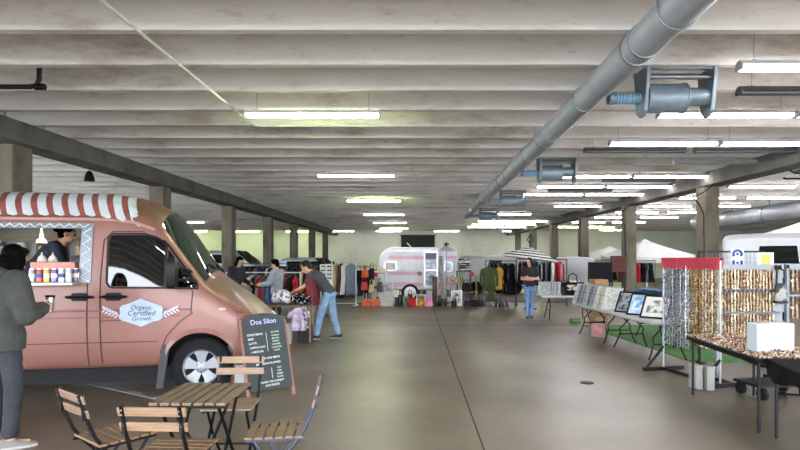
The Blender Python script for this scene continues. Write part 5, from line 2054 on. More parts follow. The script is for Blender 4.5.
# ------------------------------------------------------------------ clothes rails
def garment_mesh(kind, w, h, seed):
    rnd = random.Random(seed)
    mb = MB()
    n = 22
    ph = rnd.uniform(0, 6)

    def ring(z, hw, ht, wave):
        out = []
        for k in range(n):
            a = 2 * PI * k / n
            x = hw * math.copysign(abs(math.cos(a)) ** .8, math.cos(a))
            y = ht * math.sin(a) + wave * math.sin(x * 38 + ph) * ht * 1.2
            out.append(V(x, y, z))
        return out
    lv = [(0, .05, .02, 0), (-.02, .08, .028, 0), (-.07, w * .46, .035, 0), (-.12, w * .5, .04, .1), (-h * .45, w * .44, .045, .5), (-h * .8, w * (.56 if kind == 'dress' else .48), .05, .8), (-h, w * (.66 if kind == 'dress' else .5), .05, 1.0)]
    mb.loft([ring(*l) for l in lv])
    if kind != 'dress':
        for sg in (-1, 1):
            L = h * .8 if kind == 'jacket' else h * .42
            p = [V(sg * w * .42, 0, -.08), V(sg * w * .54, .005, -.16), V(sg * w * .60, .012 * rnd.uniform(-1, 1), -L * .6), V(sg * w * .60, .02 * rnd.uniform(-1, 1), -L)]
            mb.tube(p, [.05, .055, .048, .042], 10)
    return mb.mesh({'dress': 'dress', 'jacket': 'jacket', 'shirt': 'shirt'}[kind])


gmesh = {}
for kd in ('shirt', 'jacket', 'dress'):
    for v_ in range(3):
        gmesh[kd, v_] = garment_mesh(kd, .40 + .02 * v_, {'shirt': .62, 'jacket': .72, 'dress': .92}[kd] + .04 * v_, v_ * 3 + len(kd))
hang_me = MB().tube([(-.17, 0, -.06), (0, 0, .0), (.17, 0, -.06)], .006, 5).tube([(0, 0, 0), (0, 0, .05), (.02, 0, .07), (.0, 0, .085)], .004, 5).mesh('hanger')
hang_me.materials.append(grey_steel)
CN = {'#18181b': 'black', '#a3262f': 'red', '#8f9298': 'grey', '#d4d2cd': 'white', '#3c5590': 'blue', '#4b3a30': 'brown', '#2b2f3b': 'navy', '#7a3b3f': 'maroon', '#b49c78': 'beige', '#4a5238': 'olive green',
      '#c79a3d': 'mustard yellow', '#6d7784': 'slate', '#b98a90': 'pink', '#7e4548': 'red plaid', '#55585e': 'charcoal', '#c66a3a': 'orange'}


def garment(kind, col, pos, rz, where, seed=0, plain=None, sc=1.0):
    m = cloth(col, plain, 9 if plain else 14)
    t = thing(kind, '%s %s hanging on the %s' % (CN[col], kind, where), 'clothing', tuple(pos), rz, '%s %ss on the %s' % (CN[col], kind, where))
    t.scale = (sc, sc, sc)
    me = gmesh[kind, seed % 3]
    o = bpy.data.objects.new('cloth', me)
    COL.objects.link(o)
    o.parent = t
    if not me.materials:
        me.materials.append(m)
        me.polygons.foreach_set('use_smooth', [True] * len(me.polygons))
    o.material_slots[0].link = 'OBJECT'
    o.material_slots[0].material = m
    o.location = (0, 0, -.085)
    h = bpy.data.objects.new('hanger', hang_me)
    COL.objects.link(h)
    h.parent = t
    h.location = (0, 0, -.085)
    return t


def rail(label, a, b, h, m, wheels=True):
    a, b = Vector(a), Vector(b)
    d = b - a
    L = d.length
    rz = math.atan2(d.y, d.x)
    t = thing('clothes_rail', label, 'clothes rail', (a.x, a.y, 0), rz)
    z0 = .06 if wheels else .012
    for x in (0, L):
        MB().tube([(x, 0, z0 + .02), (x, 0, h)], .014, 8).build('upright', m, t)
        MB().tube([(x, -.24, z0 + .02), (x, .24, z0 + .02)], .014, 8).build('foot', m, t)
        if wheels:
            for y in (-.22, .22):
                MB().cyl((x - .012, y, .03), (x + .012, y, .03), .03, n=12).cyl((x, y, .03), (x, y, .08), .008, n=6).build('caster', black_plastic, t)
    MB().tube([(-.02, 0, h), (L + .02, 0, h)], .014, 8).build('rail', m, t)
    MB().tube([(0, 0, z0 + .08), (L, 0, z0 + .08)], .010, 8).build('base_bar', m, t)
    return a, d, L, rz


def fill(rl_, h, where, seq, seed=0, j0=.08):
    a, d, L, rz = rl_
    rnd = random.Random(seed)
    n = len(seq)
    for k, (kd, c) in enumerate(seq):
        t_ = (j0 + (L - 2 * j0) * (k + .5) / n) / L
        garment(kd, c, V(a.x + d.x * t_, a.y + d.y * t_, h + .012), rz + PI / 2 + rnd.uniform(-.55, .25), where, rnd.randrange(3))


rail_white = M('rail_white', '#d6d8d9', .4, .2)
rail_black = M('rail_black', '#232426', .4, .3)
BK, RD, GY, WH, BL, BR, NV, MN, BG, SL, CH, PK, OR = '#18181b', '#a3262f', '#8f9298', '#d4d2cd', '#3c5590', '#4b3a30', '#2b2f3b', '#7a3b3f', '#b49c78', '#6d7784', '#55585e', '#b98a90', '#c66a3a'
r1 = rail('white clothes rail behind the chalkboard, in front of the person in grey sweater', (X(221, 13.6), 14.0), (X(301, 14.0), 13.9), 1.24, rail_white)
fill(r1, 1.24, 'white rail behind the van bonnet', [('shirt', c) for c in (BK, BK, CH, RD, BK, BR, BK, CH, WH, GY, BK, GY, RD, RD, CH, GY, BL, BL, NV, GY, BK, MN, BK, MN, BK, RD)], 3)
r2 = rail('long dark clothes rail behind the white rail on the left', (X(240, 17.2), 17.4), (X(300, 17.2), 17.2), 1.42, rail_black)
fill(r2, 1.42, 'dark rail on the left', [('jacket', c) for c in (BK, NV, BK, BR, BK, MN, CH, BK, BL, BK, BR, BK, GY, BK, BK, NV, BK, BR, BK, CH, BK, BK, NV, BK)], 5)
r3 = rail('white clothes rail beside the pale car, left of the trailer', (X(331, 18), 18.2), (X(356, 18), 18.0), 1.50, rail_white)
fill(r3, 1.50, 'white rail beside the pale car', [('dress', c) for c in (BG, BR, WH, SL)], 7)
r3b = rail('black clothes rail behind the bending man', (X(300, 14.8), 15.2), (X(322, 14.8), 15.0), 1.42, rail_black)
fill(r3b, 1.42, 'black rail behind the bending man', [('jacket', c) for c in (BK, BG, BK, MN, CH, BK)], 8)
r4 = rail('clothes rail of black coats right of the trailer', (X(486, 18.8), 18.9), (X(516, 18.8), 18.8), 1.50, rail_black)
fill(r4, 1.50, 'rail of black coats', [('dress', c) for c in (BK, BK, '#4a5238', BK, CH, BK, NV, BK, BK, CH, BK, BK)], 9)
r5 = rail('clothes rail beneath the striped parasol', (X(517, 18.6), 18.7), (X(566, 18.6), 18.5), 1.56, rail_black)
fill(r5, 1.56, 'rail beneath the striped parasol', [('jacket', c) for c in (BK, '#7e4548', BK, CH, WH, BK, NV, GY, BK, BK, CH, BK, WH, '#7e4548', RD, '#7e4548', PK)], 10)
r6 = rail('clothes rail beneath the white pointed canopy', (X(598, 20.3), 20.5), (X(655, 20.3), 20.3), 1.50, rail_black)
fill(r6, 1.50, 'rail beneath the pointed canopy', [('shirt', c) for c in (BK, CH, BK, BK, MN, BK, BK, BG, MN, BK, MN, BK, BK, BK, RD, RD, RD, BK, BK, CH, BK, BK)], 11)
g_ = garment('jacket', '#4a5238', P(489, 264, 18.25), R(4), 'front of the rail of black coats, facing out', 2, sc=1.0)
garment('dress', '#4a5238', P(491, 282, 18.3), R(4), 'front of the black coats, below the jacket', 0, sc=.62)
garment('jacket', '#c79a3d', P(499, 264, 18.5), R(55), 'front of the rail of black coats', 1)
for px, py, Y in ((489, 264, 18.25), (491, 282, 18.3), (499, 264, 18.5)):
    pass
st_ = thing('display_post', 'slim post holding the green jacket in front of the black coats', 'display post', (X(490, 18.34), 18.38, 0))
MB().tube([(0, 0, .01), (0, 0, 1.52), (0, -.12, 1.53)], .012, 8).box((0, 0, .012), (.3, .3, .02)).tube([(0, 0, .88), (0, -.1, .885)], .01, 6).tube([(0, 0, 1.50), (.28, .1, 1.50)], .01, 6).build('post', rail_black, st_)

for k_, (dx_, h_, sd_k) in enumerate(((-.14, 1.22, 0), (.14, 1.25, 1))):
    garment('jacket', BK, V(X(365, 19.4) + dx_, 19.5, h_ + .03), R(20 + 60 * k_), 'back of the coat stand', sd_k, sc=1.05)
hs_ = garment('jacket', '#7a3b3f', P(313, 271, 10.98), R(70), 'hand of the bending man', 1, sc=.8)
# peg board of sunglasses by the bending man
pgb = thing('peg_board', 'white pegboard of dark sunglasses behind the bending man', 'display board', (X(327, 14.6), 14.5, 0))
MB().box((0, 0, 1.23), (.33, .03, .42)).build('board', fr_white, pgb)
for sx in (-1, 1):
    MB().box((sx * .14, .02, .51), (.03, .03, 1.02)).build('leg', rail_white, pgb)
    MB().box((sx * .14, .02, .012), (.03, .4, .024)).build('foot', rail_white, pgb)
for i in range(4):
    for j in range(2):
        o = MB()
        cx, cz = -.08 + .16 * j, 1.08 + .1 * i
        for sg in (-1, 1):
            o.ball((cx + sg * .03, -.025, cz), (.026, .01, .021), n=10)
        o.box((cx, -.025, cz + .008), (.03, .008, .006))
        tag(o.build('sunglasses', black_plastic, None, (X(327, 14.6), 14.5, 0)), 'pair of dark sunglasses on the white pegboard', 'sunglasses', 'sunglasses on the pegboard')

# ------------------------------------------------------------------ table of folded clothes
ct = thing('stall_table', 'low table heaped with clothes in front of the bending man', 'table', (X(291, 10.6), 10.75, 0), R(4))
MB().box((0, 0, .70), (.80, .62, .03)).build('tabletop', M('stall_wood', '#6e5d4c', .6, 0, '#5c4c3e', 6), ct)
for sx in (-1, 1):
    for sy in (-1, 1):
        MB().box((sx * .36, sy * .27, .345), (.035, .035, .69)).build('leg', M('stall_leg', '#8a7258', .6), ct)


def heap(label, loc, r, h, m, seed, cat='clothes'):
    mb = MB()
    rnd = random.Random(seed)
    for k in range(12):
        a = rnd.uniform(0, 6.3)
        q = rnd.uniform(0, .6)
        mb.ball((r[0] * q * math.cos(a), r[1] * q * math.sin(a), h * rnd.uniform(.25, .6)), (r[0] * rnd.uniform(.4, .6), r[1] * rnd.uniform(.4, .6), h * rnd.uniform(.25, .42)))
    mb.ball((0, 0, h * .3), (r[0] * .9, r[1] * .9, h * .3))
    me = fused(mb, .02, 3, .03, 9)
    zmin = min(v.co.z for v in me.vertices)
    for v in me.vertices:
        v.co.z -= zmin
    return tag(link('clothes_pile', me, m, None, loc, 0, smooth=180), label, cat)


heap('pale grey and lilac clothes piled on the left of the stall table', (X(281, 10.6), 10.66, .716), (.22, .24), .26, M('pile_pale', '#dddce4', .9, 0, '#6d6680', 16, .3, 50, lo=.52, hi=.58), 2)
heap('black clothes with white pattern piled on the right of the stall table', (X(301, 10.6), 10.7, .716), (.20, .24), .20, M('pile_black', '#101013', .9, 0, '#b9b9be', 18, .3, 50, lo=.56, hi=.6, spec=.1), 3)
heap('crumpled red cloth lying behind the black clothes pile', (X(304, 10.9) + .02, 11.0, .716), (.12, .10), .30, cloth('#a3262f', '#8a1f28'), 4)
pu = thing('hanging_top', 'pale purple top hung from the front edge of the stall table', 'clothing', (X(298, 10.35), 10.385, .70), R(3))
gme = garment_mesh('shirt', .28, .42, 8)
link('cloth', gme, cloth('#a98bb4', '#d8cfdf', 10), pu, (0, 0, -.02))
MB().tube([(-.1, 0, -.05), (0, 0, 0), (.1, 0, -.05)], .006, 5).tube([(0, 0, 0), (0, 0, .035), (0, .06, .04)], .005, 5).build('hanger', grey_steel, pu)
tag(MB().eloft([((0, 0, 0), (.05, 0, 0), (0, .02, 0)), ((.01, 0, -.2), (.06, 0, 0), (0, .025, 0)), ((.02, 0, -.40), (.07, 0, 0), (0, .02, 0))], 12).build('scarf', cloth('#26262b', '#c9c6cf', 16), None, (X(303, 10.3), 10.37, .70)),
    'dark patterned scarf hanging beside the purple top', 'scarf')
bxg = thing('carton', 'white carton with a green and tan print under the stall table', 'box', (X(286, 10.6), 10.55, 0), R(8))
MB().box((0, 0, .19), (.24, .3, .38)).build('body', M('carton_white', '#b5b3aa', .7), bxg, bev=.006)
MB().box((-.02, -.152, .2), (.12, .004, .2)).build('printed_patch', M('carton_green', '#7d8a5a', .7, 0, '#b79a62', 9), bxg)
bxd = thing('carton', 'dark box under the stall table beside the white carton', 'box', (X(305, 10.7), 10.72, 0), R(-4))
MB().box((0, 0, .16), (.22, .3, .32)).build('body', M('carton_dark', '#3a3634', .7), bxd, bev=.006)

# ------------------------------------------------------------------ pink and white trailer
trx, try_ = .12, 21.7
tl = thing('camper_trailer', 'small white camper trailer with pink bands and an open door at hall centre', 'trailer', (trx, try_, 0))
tw = M('trailer_white', '#cfcdd6', .4, 0, '#c5c3cd', 2)
tp_ = M('trailer_pink', '#cf9fb0', .45, 0, '#c595a6', 3)
LT, HW = 1.50, .95


def ham():
    out = [(-1.38, .42), (1.44, .42)]
    for k in range(9):
        a = R(k * 90 / 8)
        out.append((1.22 + .24 * math.cos(a), 1.76 + .24 * math.sin(a)))
    for k in range(9):
        a = R(90 + k * 80 / 8)
        out.append((-.92 + .56 * math.cos(a), 1.36 + .64 * math.sin(a)))
    return out


MB().prism(ham(), HW * 2, 0, SIDE, -HW).build('body', tw, tl, smooth=40, bev=.04)
MB().box((-.30, -HW - .004, 1.62), (1.58, .012, .13)).build('pink_band', tp_, tl)
MB().box((-.52, -HW - .004, 1.03), (1.22, .012, .12)).build('pink_band', tp_, tl)
MB().box((-.45, -HW - .004, .62), (1.3, .012, .16)).build('pink_band', tp_, tl)
MB().box((1.25, -HW - .004, 1.62), (.36, .012, .13)).build('pink_band', tp_, tl)
MB().box((.0, -HW - .03, 1.86), (2.2, .06, .02)).build('awning_rail', silver_trim, tl)


def twin(name, cx, cz, w, h, gm_):
    o = MB()
    y = -HW - .012
    for a in (-1, 1):
        o.box((cx + a * w / 2, y, cz), (.03, .03, h + .03))
        o.box((cx, y, cz + a * h / 2), (w, .03, .03))
    f = o.build(name, silver_trim, tl)
    MB().box((cx, -HW - .006, cz), (w - .02, .012, h - .02)).build('pane', gm_, f)
    return f


twin('window_frame', -1.02, 1.30, .40, .30, M('pane_brown', '#5f4a44', .15, 0, '#8d7468', 5))
twin('window_frame', 1.12, 1.28, .28, .34, M('pane_blue', '#6d7f8e', .12, 0, '#8fa0ab', 5))
dfm = twin('door_frame', .47, 1.18, .46, 1.28, M('door_dark', '#565d66', .2, 0, '#9aa4ae', 6))
MB().box((.47, -HW - .02, 1.66), (.42, .01, .22)).build('door_header', M('lilac_dark', '#5a5570', .5), dfm)
MB().box((.47, -HW - .02, 1.15), (.44, .02, .03)).build('door_bar', silver_trim, dfm)
dl_ = MB().box((0, 0, 0), (.42, .03, 1.3), T=Matrix.Translation((.84, -HW - .22, 1.18)) @ Matrix.Rotation(R(-62), 4, 'Z'))
dlo = dl_.build('door_leaf', tw, tl, bev=.01)
MB().box((0, -.02, .05), (.26, .012, .9), T=Matrix.Translation((.84, -HW - .22, 1.18)) @ Matrix.Rotation(R(-62), 4, 'Z')).build('door_screen', M('screen_pattern', '#4b4550', .6, 0, '#b9aeb6', 14), dlo)
sp_ = MB()
star = []
for k in range(10):
    r_ = .13 if k % 2 == 0 else .055
    star.append((.06 + r_ * math.cos(R(90 + 36 * k)), 1.02 + r_ * math.sin(R(90 + 36 * k))))
sp_.prism(star, .02, 0, SIDE, -HW - .035)
sp_.build('star', M('star_brown', '#7b5f5c', .6), tl)
MB().box((-.38, -HW - .012, 1.32), (.86, .012, .32)).build('white_panel', M('panel_white', '#dcdde2', .5), tl)
for v_, yy in ((-1, -HW + .06), (1, HW - .06)):
    T = Matrix.Translation((-.30, yy - (.04 if v_ < 0 else -.04), .32)) @ Matrix.Rotation(PI / 2, 4, 'X')
    w_ = MB().lathe([(.20, -.08), (.29, -.09), (.32, -.05), (.32, .05), (.29, .09), (.20, .08)], n=32, T=T).build('wheel', dark_rubber, tl)
    MB().lathe([(.225, .075 * -v_), (.225, .098 * -v_), (.16, .10 * -v_), (.05, .11 * -v_)], n=28, T=T).build('hubcap', M('hub_white', '#c9cacb', .35, .2), w_)
MB().tube([(-1.38, 0, .45), (-2.1, 0, .45)], .04, 8).cyl((-1.95, 0, .45), (-1.95, 0, .02), .025).build('tow_bar', black_steel, tl)
for x in (-1.1, 1.2):
    MB().cyl((x, -.7, .45), (x, -.7, .01), .025).cyl((x, .7, .45), (x, .7, .01), .025).build('jack', black_steel, tl)
MB().box((.47, -HW - .2, .2), (.5, .3, .4)).build('step', M('step_white', '#c9c7cc', .6), tl, bev=.01)


def parasol(label, loc, r, ztop, drop, cols, n=8, tilt=0, stripes=0, vent=False, name='parasol', finial=0):
    t = thing(name, label, 'parasol', loc)
    TT = Matrix.Translation((0, 0, ztop)) @ Matrix.Rotation(tilt, 4, 'Y')
    mb = MB()
    rings = []
    K = 10
    seg = n * 4
    for k in range(K + 1):
        f = k / K
        ring = []
        for j in range(seg):
            a = 2 * PI * j / seg
            sag = 1 - .05 * abs(math.sin(a * n / 2)) * f
            ring.append(V(r * f * sag * math.cos(a) + (0 if f else .001 * math.cos(a)), r * f * sag * math.sin(a) + (0 if f else .001 * math.sin(a)), -drop * (f ** 1.25)))
        rings.append(ring)
    vs = [p for rg in rings for p in rg]
    for k in range(K):
        fs = []
        for j in range(seg):
            a_, b_ = k * seg + j, k * seg + (j + 1) % seg
            fs.append((a_, b_, b_ + seg, a_ + seg))
        mb.add(vs[k * seg:(k + 2) * seg], [[i - k * seg for i in f] for f in fs], (k % 2) if stripes else 0, TT)
    c = mb.build('canopy', [cols[0], cols[-1]], t, smooth=40)
    s_ = c.modifiers.new('s', 'SOLIDIFY')
    s_.thickness = .008
    MB().tube([(0, 0, .03), (0, 0, ztop - .01)], .018, 8).build('pole', M('pole_pale', '#9c9fa1', .35, .5), t)
    MB().lathe([(.20, 0), (.2, .03), (.05, .06), (.03, .2), (.02, .22)], n=20).build('base', black_plastic, t)
    for j in range(n):
        a = 2 * PI * j / n
        MB().tube([TT @ V(.02, 0, -.02), TT @ V(r * .98 * math.cos(a), r * .98 * math.sin(a), -drop - .012)], .006, 5).build('rib', M('rib_grey', '#8b8d8f', .4), t)
    if finial:
        MB().tube([(0, 0, ztop - .02), (0, 0, ztop + finial)], .03, 8).tube([(-.1, 0, ztop + finial * .55), (0, 0, ztop + finial), (.1, 0, ztop + finial * .55), (0, 0, ztop + finial * .25), (-.1, 0, ztop + finial * .55)], .02, 6).build('finial', black_plastic, t)
    return t


parasol('small off white parasol over the hanging bags, left of the trailer', (X(377, 19.8), 20.0, 0), .44, 1.30, .20, [M('parasol_cream', '#c9c6b4', .8)])
parasol('small pale parasol standing in front of the right end of the trailer', (X(447, 19.6), 19.9, 0), .32, 2.02, .16, [M('parasol_grey', '#b9b6ac', .8)], finial=.12)
parasol('large black and white striped parasol above the woman in black', (X(531, 17.4), 17.5, 0), .92, 1.94, .36, [M('stripe_black', '#1d1e21', .8), M('stripe_white', '#d2d3d2', .8)], tilt=R(7), stripes=1, finial=.42)

# stand with hats and bags left of the trailer
cs = thing('coat_stand', 'dark coat stand crowded with orange and black bags, left of the trailer', 'coat stand', (X(365, 19.4), 19.4, 0))
MB().tube([(0, 0, .03), (0, 0, 1.32)], .025, 8).build('pole', black_steel, cs)
MB().box((0, 0, .015), (.5, .06, .03)).box((0, 0, .015), (.06, .5, .03)).build('foot', black_steel, cs)
for k in range(6):
    a = k * PI / 3 + .3
    for z in (1.28, .95):
        MB().tube([(0, 0, z), (.2 * math.cos(a), .2 * math.sin(a), z + .02), (.23 * math.cos(a), .23 * math.sin(a), z + .06)], .010, 6).build('hook', black_steel, cs)


def bag(label, loc, w, h, c, c2=None, cat='bag', strap=.16, name='handbag', rz=0):
    t = thing(name, label, cat, loc, rz)
    m = cloth(c, c2, 12)
    MB().eloft([((0, 0, 0), (w * .42, 0, 0), (0, w * .16, 0)), ((0, 0, h * .1), (w * .5, 0, 0), (0, w * .2, 0)), ((0, 0, h * .6), (w * .46, 0, 0), (0, w * .17, 0)), ((0, 0, h), (w * .36, 0, 0), (0, w * .06, 0))], 18).build('body', m, t)
    MB().tube([(-w * .28, 0, h * .95), (-w * .2, 0, h + strap * .8), (0, 0, h + strap), (w * .2, 0, h + strap * .8), (w * .28, 0, h * .95)], .012, 6).build('strap', m, t)
    return t


def boots(label, loc, h, c, rz=0):
    t = thing('boots', label, 'boots', loc, rz)
    m = M('leather_' + c, c, .4)
    for sx in (-1, 1):
        x = sx * .065
        o = MB()
        o.eloft([((x, .02, h), (.05, 0, 0), (0, .055, 0)), ((x, .02, h * .5), (.045, 0, 0), (0, .05, 0)), ((x, .015, .13), (.038, 0, 0), (0, .05, 0)), ((x, -.01, .075), (.040, 0, 0), (0, .085, 0)), ((x, -.03, .02), (.042, 0, 0), (0, .12, 0)), ((x, -.03, .0), (.040, 0, 0), (0, .118, 0))], 14)
        o.build('boot', m, t)
    return t


bx0, by0 = X(365, 19.4), 19.4
for k, (dx, dy, z, w, h, c, n_) in enumerate(((-.22, -.10, .72, .26, .45, '#18181b', 'black bag on the left of the coat stand, upper hook'), (.02, -.26, .93, .26, .26, '#d0623a', 'orange bag on the front upper hook of the coat stand'),
                                              (.24, -.12, .85, .2, .4, '#2a2528', 'dark brown bag on the right of the coat stand'), (-.2, -.14, .30, .3, .38, '#1c1b1e', 'black bag low on the left of the coat stand'),
                                              (.0, -.27, .50, .24, .28, '#c9574a', 'coral red bag on the lower front hook of the coat stand'), (.24, -.2, .42, .2, .28, '#c9b48a', 'cream bag low on the right of the coat stand'))):
    bag(n_, (bx0 + dx, by0 + dy, z), w, h, c)
for k, (px, py, Y, w, h, c, n_) in enumerate(((375, 277, 19.7, .2, .28, '#b9417a', 'magenta bag hanging under the off white parasol'), (380, 292, 19.6, .24, .35, '#6f6459', 'brown grey bag hanging below the magenta bag'), (372, 286, 19.8, .2, .3, '#d8cf9a', 'pale yellow bag hanging under the off white parasol'))):
    p = P(px, py, Y)
    bag(n_, (p.x, Y, p.z), w, h, c)
hk = thing('display_rail', 'thin rail holding bags under the off white parasol', 'rail', (X(376, 19.7), 19.76, 0))
MB().tube([(-.22, 0, 0.02), (-.22, 0, 1.06), (.28, 0, 1.06), (.28, 0, 0.02)], .012, 6).box((0, 0, .012), (.6, .3, .02)).tube([(-.22, 0, .62), (.28, 0, .62)], .01, 6).build('rail', black_steel, hk)
om = M('crate_orange', '#d86636', .5)
for k in range(2):
    t = thing('plastic_crate', 'orange plastic crate on the floor below the coat stand, %s one' % ('left', 'right')[k], 'crate', (X(367 + 9.5 * k, 18.9), 18.75, 0))
    for i in range(3):
        z = .04 + .075 * i
        MB().box((0, -.15, z), (.28, .012, .055)).box((0, .15, z), (.28, .012, .055)).box((-.14, 0, z), (.012, .3, .055)).box((.14, 0, z), (.012, .3, .055)).build('slat', om, t)
    MB().box((0, 0, .01), (.28, .3, .012)).build('bottom', om, t)
    heap('bundle of orange scarves in the %s orange crate' % ('left', 'right')[k], (X(367 + 9.5 * k, 18.9), 18.75, .02), (.11, .12), .2, cloth('#d07a4a', '#a84a2a'), 20 + k, 'scarves')
t = thing('wire_crate', 'white slatted crate standing on end left of the trailer', 'crate', (X(387, 18.9), 18.8, 0))
for i in range(5):
    MB().box((0, -.17, .05 + .085 * i), (.38, .015, .06)).build('slat', M('crate_pale', '#c9bdb8', .6), t)
MB().box((0, 0, .01), (.38, .34, .02)).box((0, .17, .22), (.38, .015, .44)).box((-.19, 0, .22), (.015, .34, .44)).box((.19, 0, .22), (.015, .34, .44)).build('box', M('crate_shell', '#d3cdc9', .6), t)
t = thing('storage_bin', 'grey bin standing on the white slatted crate', 'bin', (X(387, 18.9), 18.82, .44))
MB().eloft([((0, 0, 0), (.15, 0, 0), (0, .12, 0)), ((0, 0, .26), (.17, 0, 0), (0, .14, 0))], 20).build('body', M('bin_grey', '#8f9299', .5), t)
MB().eloft([((0, 0, .25), (.18, 0, 0), (0, .15, 0)), ((0, 0, .28), (.18, 0, 0), (0, .15, 0))], 20).build('rim', M('bin_rim', '#a9abb0', .5), t)
print_thing('framed_mirror', 'small white framed picture leaning on the grey bin', (X(389, 18.9), 18.66, .442), R(90), .28, .36, fr_white, M('mir1', '#9aa0a4', .3), picmat('m1', '#71777b', '#b9bdc0'), 12, .03)
for k, (px, h, c, n_) in enumerate(((398, .30, '#1b1b1d', 'black ankle boots on the floor left of the trailer wheel'), (406, .34, '#77745a', 'olive boots on the floor in front of the trailer wheel'), (438, .36, '#141416', 'tall black boots on the floor below the open trailer door'),
                                    (443.5, .26, '#26221f', 'dark brown boots on the floor right of the tall black boots'))):
    boots(n_, (X(px, 18.6), 18.6, 0), h, c, R(20 * (k % 3) - 15))
for k, (px, Y, w, h, c, c2, n_) in enumerate(((412.5, 18.5, .24, .26, '#b3242c', None, 'red bag on the floor beside the white stool'), (429, 18.5, .26, .24, '#d98aa0', None, 'pink bag on the floor right of the white stool'),
                                              (410, 18.9, .2, .38, '#202024', None, 'black bag standing beside the trailer wheel'), (448, 18.7, .26, .3, '#26262a', '#c9c9c9', 'black and white bag on the floor by the white framed mirror'),
                                              (401, 19.2, .24, .34, '#3a3d45', None, 'charcoal bag against the trailer left of its wheel'), (454, 18.4, .2, .2, '#3b2a28', None, 'small dark bag on the floor in front of white framed mirror'))):
    bag(n_, (X(px, Y), Y, 0), w, h, c, c2)
t = thing('stool', 'low white stool below the trailer door holding a yellow and orange bag', 'stool', (X(421, 18.7), 18.7, 0))
MB().box((0, 0, .38), (.34, .3, .03)).build('seat', M('stool_white', '#d5d5d6', .5), t, bev=.006)
for sx in (-1, 1):
    for sy in (-1, 1):
        MB().box((sx * .145, sy * .125, .183), (.03, .03, .365)).build('leg', M('stool_white', '#d5d5d6', .5), t)
bag('yellow and orange striped bag on the floor under the white stool', (X(421, 18.6), 18.66, 0), .22, .24, '#d8b23a', '#b3452a', strap=.06)
for k, (px, n_) in enumerate(((418.5, 'left'), (424.5, 'right'))):
    tag(MB().lathe([(.10, 0), (.1, .012), (.055, .02), (.05, .11), (.03, .13), (.005, .135)], n=18).build('hat', M('hat_black', '#16161a', .8), None, (X(px, 18.7), 18.7, .396)), 'black hat on the white stool, %s one of two' % n_, 'hat')
print_thing('framed_mirror', 'white framed mirror with dark scroll print standing on the floor right of the trailer door', (X(456.5, 18.8), 18.75, 0), R(88), .38, .52, M('mirror_white', '#dcdcde', .4), M('mir2', '#b9bbc0', .4), picmat('m2', '#3d3a3c', '#c9c9cc', 12), 8, .05)
print_thing('picture', 'brown patterned picture on a slim easel in front of the trailer', (X(453, 19.2), 19.2, .72), R(92), .40, .24, M('pic_frame_brown', '#8a6f62', .5), M('mir3', '#b79f92', .6), picmat('m3', '#7a4f48', '#c9b4a6', 14), 8, .02)
t = thing('easel', 'slim wooden easel behind the white framed mirror', 'easel', (X(453, 19.2), 19.28, 0))
MB().tube([(-.16, -.08, .01), (-.02, .06, 1.0)], .014, 6).tube([(.16, -.08, .01), (.02, .06, 1.0)], .014, 6).tube([(0, .3, .01), (0, .06, 1.0)], .014, 6).box((0, -.05, .70), (.44, .08, .02)).build('frame', MATS['crate_wood'], t)
for k, (px, h, c, c2, n_) in enumerate(((434.5, .95, '#7d6a66', '#3a2f30', 'patterned roll of fabric standing below the trailer door screen'), (440.5, .78, '#8f6f6c', '#c4aaa4', 'shorter pinkish brown fabric roll beside the patterned roll'))):
    t = thing('fabric_roll', n_, 'fabric roll', (X(px, 19.5), 19.45, 0))
    MB().tube([(0, 0, 0), (.01, .02, h)], .085, 14).build('roll', cloth(c, c2, 20), t)
    MB().tube([(0, 0, h - .02), (.01, .02, h + .03)], .03, 10).build('core', M('core_tan', '#a08a6a', .7), t)

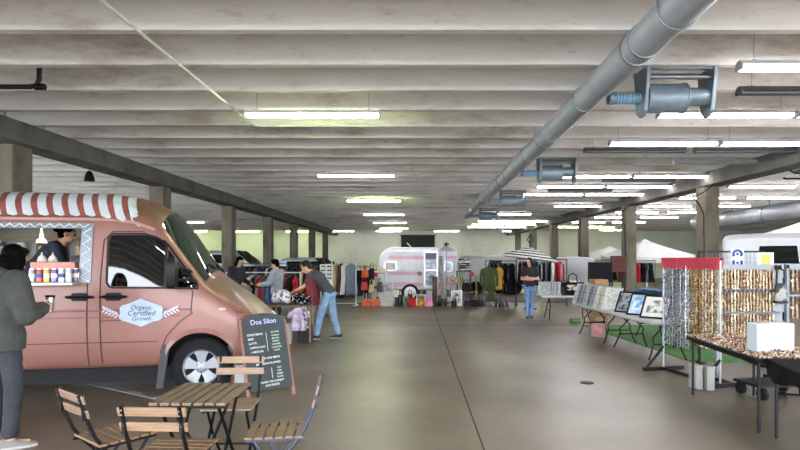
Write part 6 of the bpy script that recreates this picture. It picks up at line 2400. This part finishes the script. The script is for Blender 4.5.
# little table with zebra cloth between trailer and coats
t = thing('side_table', 'small brass legged table right of the trailer', 'table', (X(468, 19.0), 19.0, 0))
MB().box((0, 0, .98), (.62, .4, .02)).build('top', M('glass_top', '#7f8b8a', .15), t)
MB().box((0, 0, .45), (.56, .36, .015)).build('shelf', M('glass_top', '#7f8b8a', .15), t)
for sx in (-1, 1):
    for sy in (-1, 1):
        MB().tube([(sx * .28, sy * .17, .01), (sx * .28, sy * .17, .97)], .012, 8).build('leg', M('brass', '#b39a5a', .35, .7), t)
zb = MB()
rnd = random.Random(5)
for k in range(6):
    zb.box((rnd.uniform(-.015, .015), 0, .035 + .07 * k), (.42 - .02 * (k % 2), .3, .06), k % 2, rnd.uniform(-.1, .1))
zs = thing('zebra_throw', 'zebra striped folded throw on the rack above the brass legged table', 'throw', (X(464, 19.35), 19.42, 1.16))
zb.build('folds', [M('zebra', '#d6d6d4', .8, 0, '#131315', 5, lo=.48, hi=.52, stretch=(1, 1, 6)), M('zebra_b', '#17171a', .8, 0, '#d0d0cf', 5, lo=.55, hi=.58, stretch=(1, 1, 6))], zs, bev=.012)
t = thing('rack_shelf', 'black shelf rack carrying the zebra striped throw', 'shelf', (X(464, 19.35), 19.45, 0))
MB().box((0, 0, 1.145), (.5, .34, .025)).build('shelf', black_steel, t)
for sx in (-1, 1):
    for sy in (-1, 1):
        MB().box((sx * .23, sy * .15, .57), (.025, .025, 1.14)).build('leg', black_steel, t)
tag(MB().box((0, 0, .06), (.18, .14, .12)).build('tin', M('tin_green', '#6f8f6a', .5), None, (X(462, 19), 18.93, .991), 0, bev=.008), 'green tin on the brass legged table', 'tin')
tag(MB().lathe([(.06, 0), (.07, .03), (.07, .1), (.05, .13), (.055, .15)], n=16).build('jar', M('jar_red', '#b3303f', .3), None, (X(472, 19), 18.95, .991)), 'red jar on the brass legged table', 'jar')
for k, (px, Y, w, h, c, n_) in enumerate(((468, 18.5, .3, .2, '#3a2a30', 'dark plum bag on the floor below the brass legged table'), (475, 18.45, .34, .22, '#232226', 'wide black bag on the floor right of the brass legged table'), (481, 18.6, .22, .2, '#4b3f52', 'greyish purple bag on the floor by the black coats'),
                                          (466, 19.0, .3, .3, '#2b2624', 'dark bag on the lower shelf of the brass legged table'))):
    bag(n_, (X(px, Y), Y, .46 if k == 3 else 0), w, h, c, strap=.1)
boots('grey boots on the floor under the black coats', (X(505, 18.3), 18.3, 0), .28, '#5c5a58', R(10))
boots('black boots on the floor beside the green skirt', (X(498, 18.2), 18.2, 0), .3, '#19191b', R(-20))
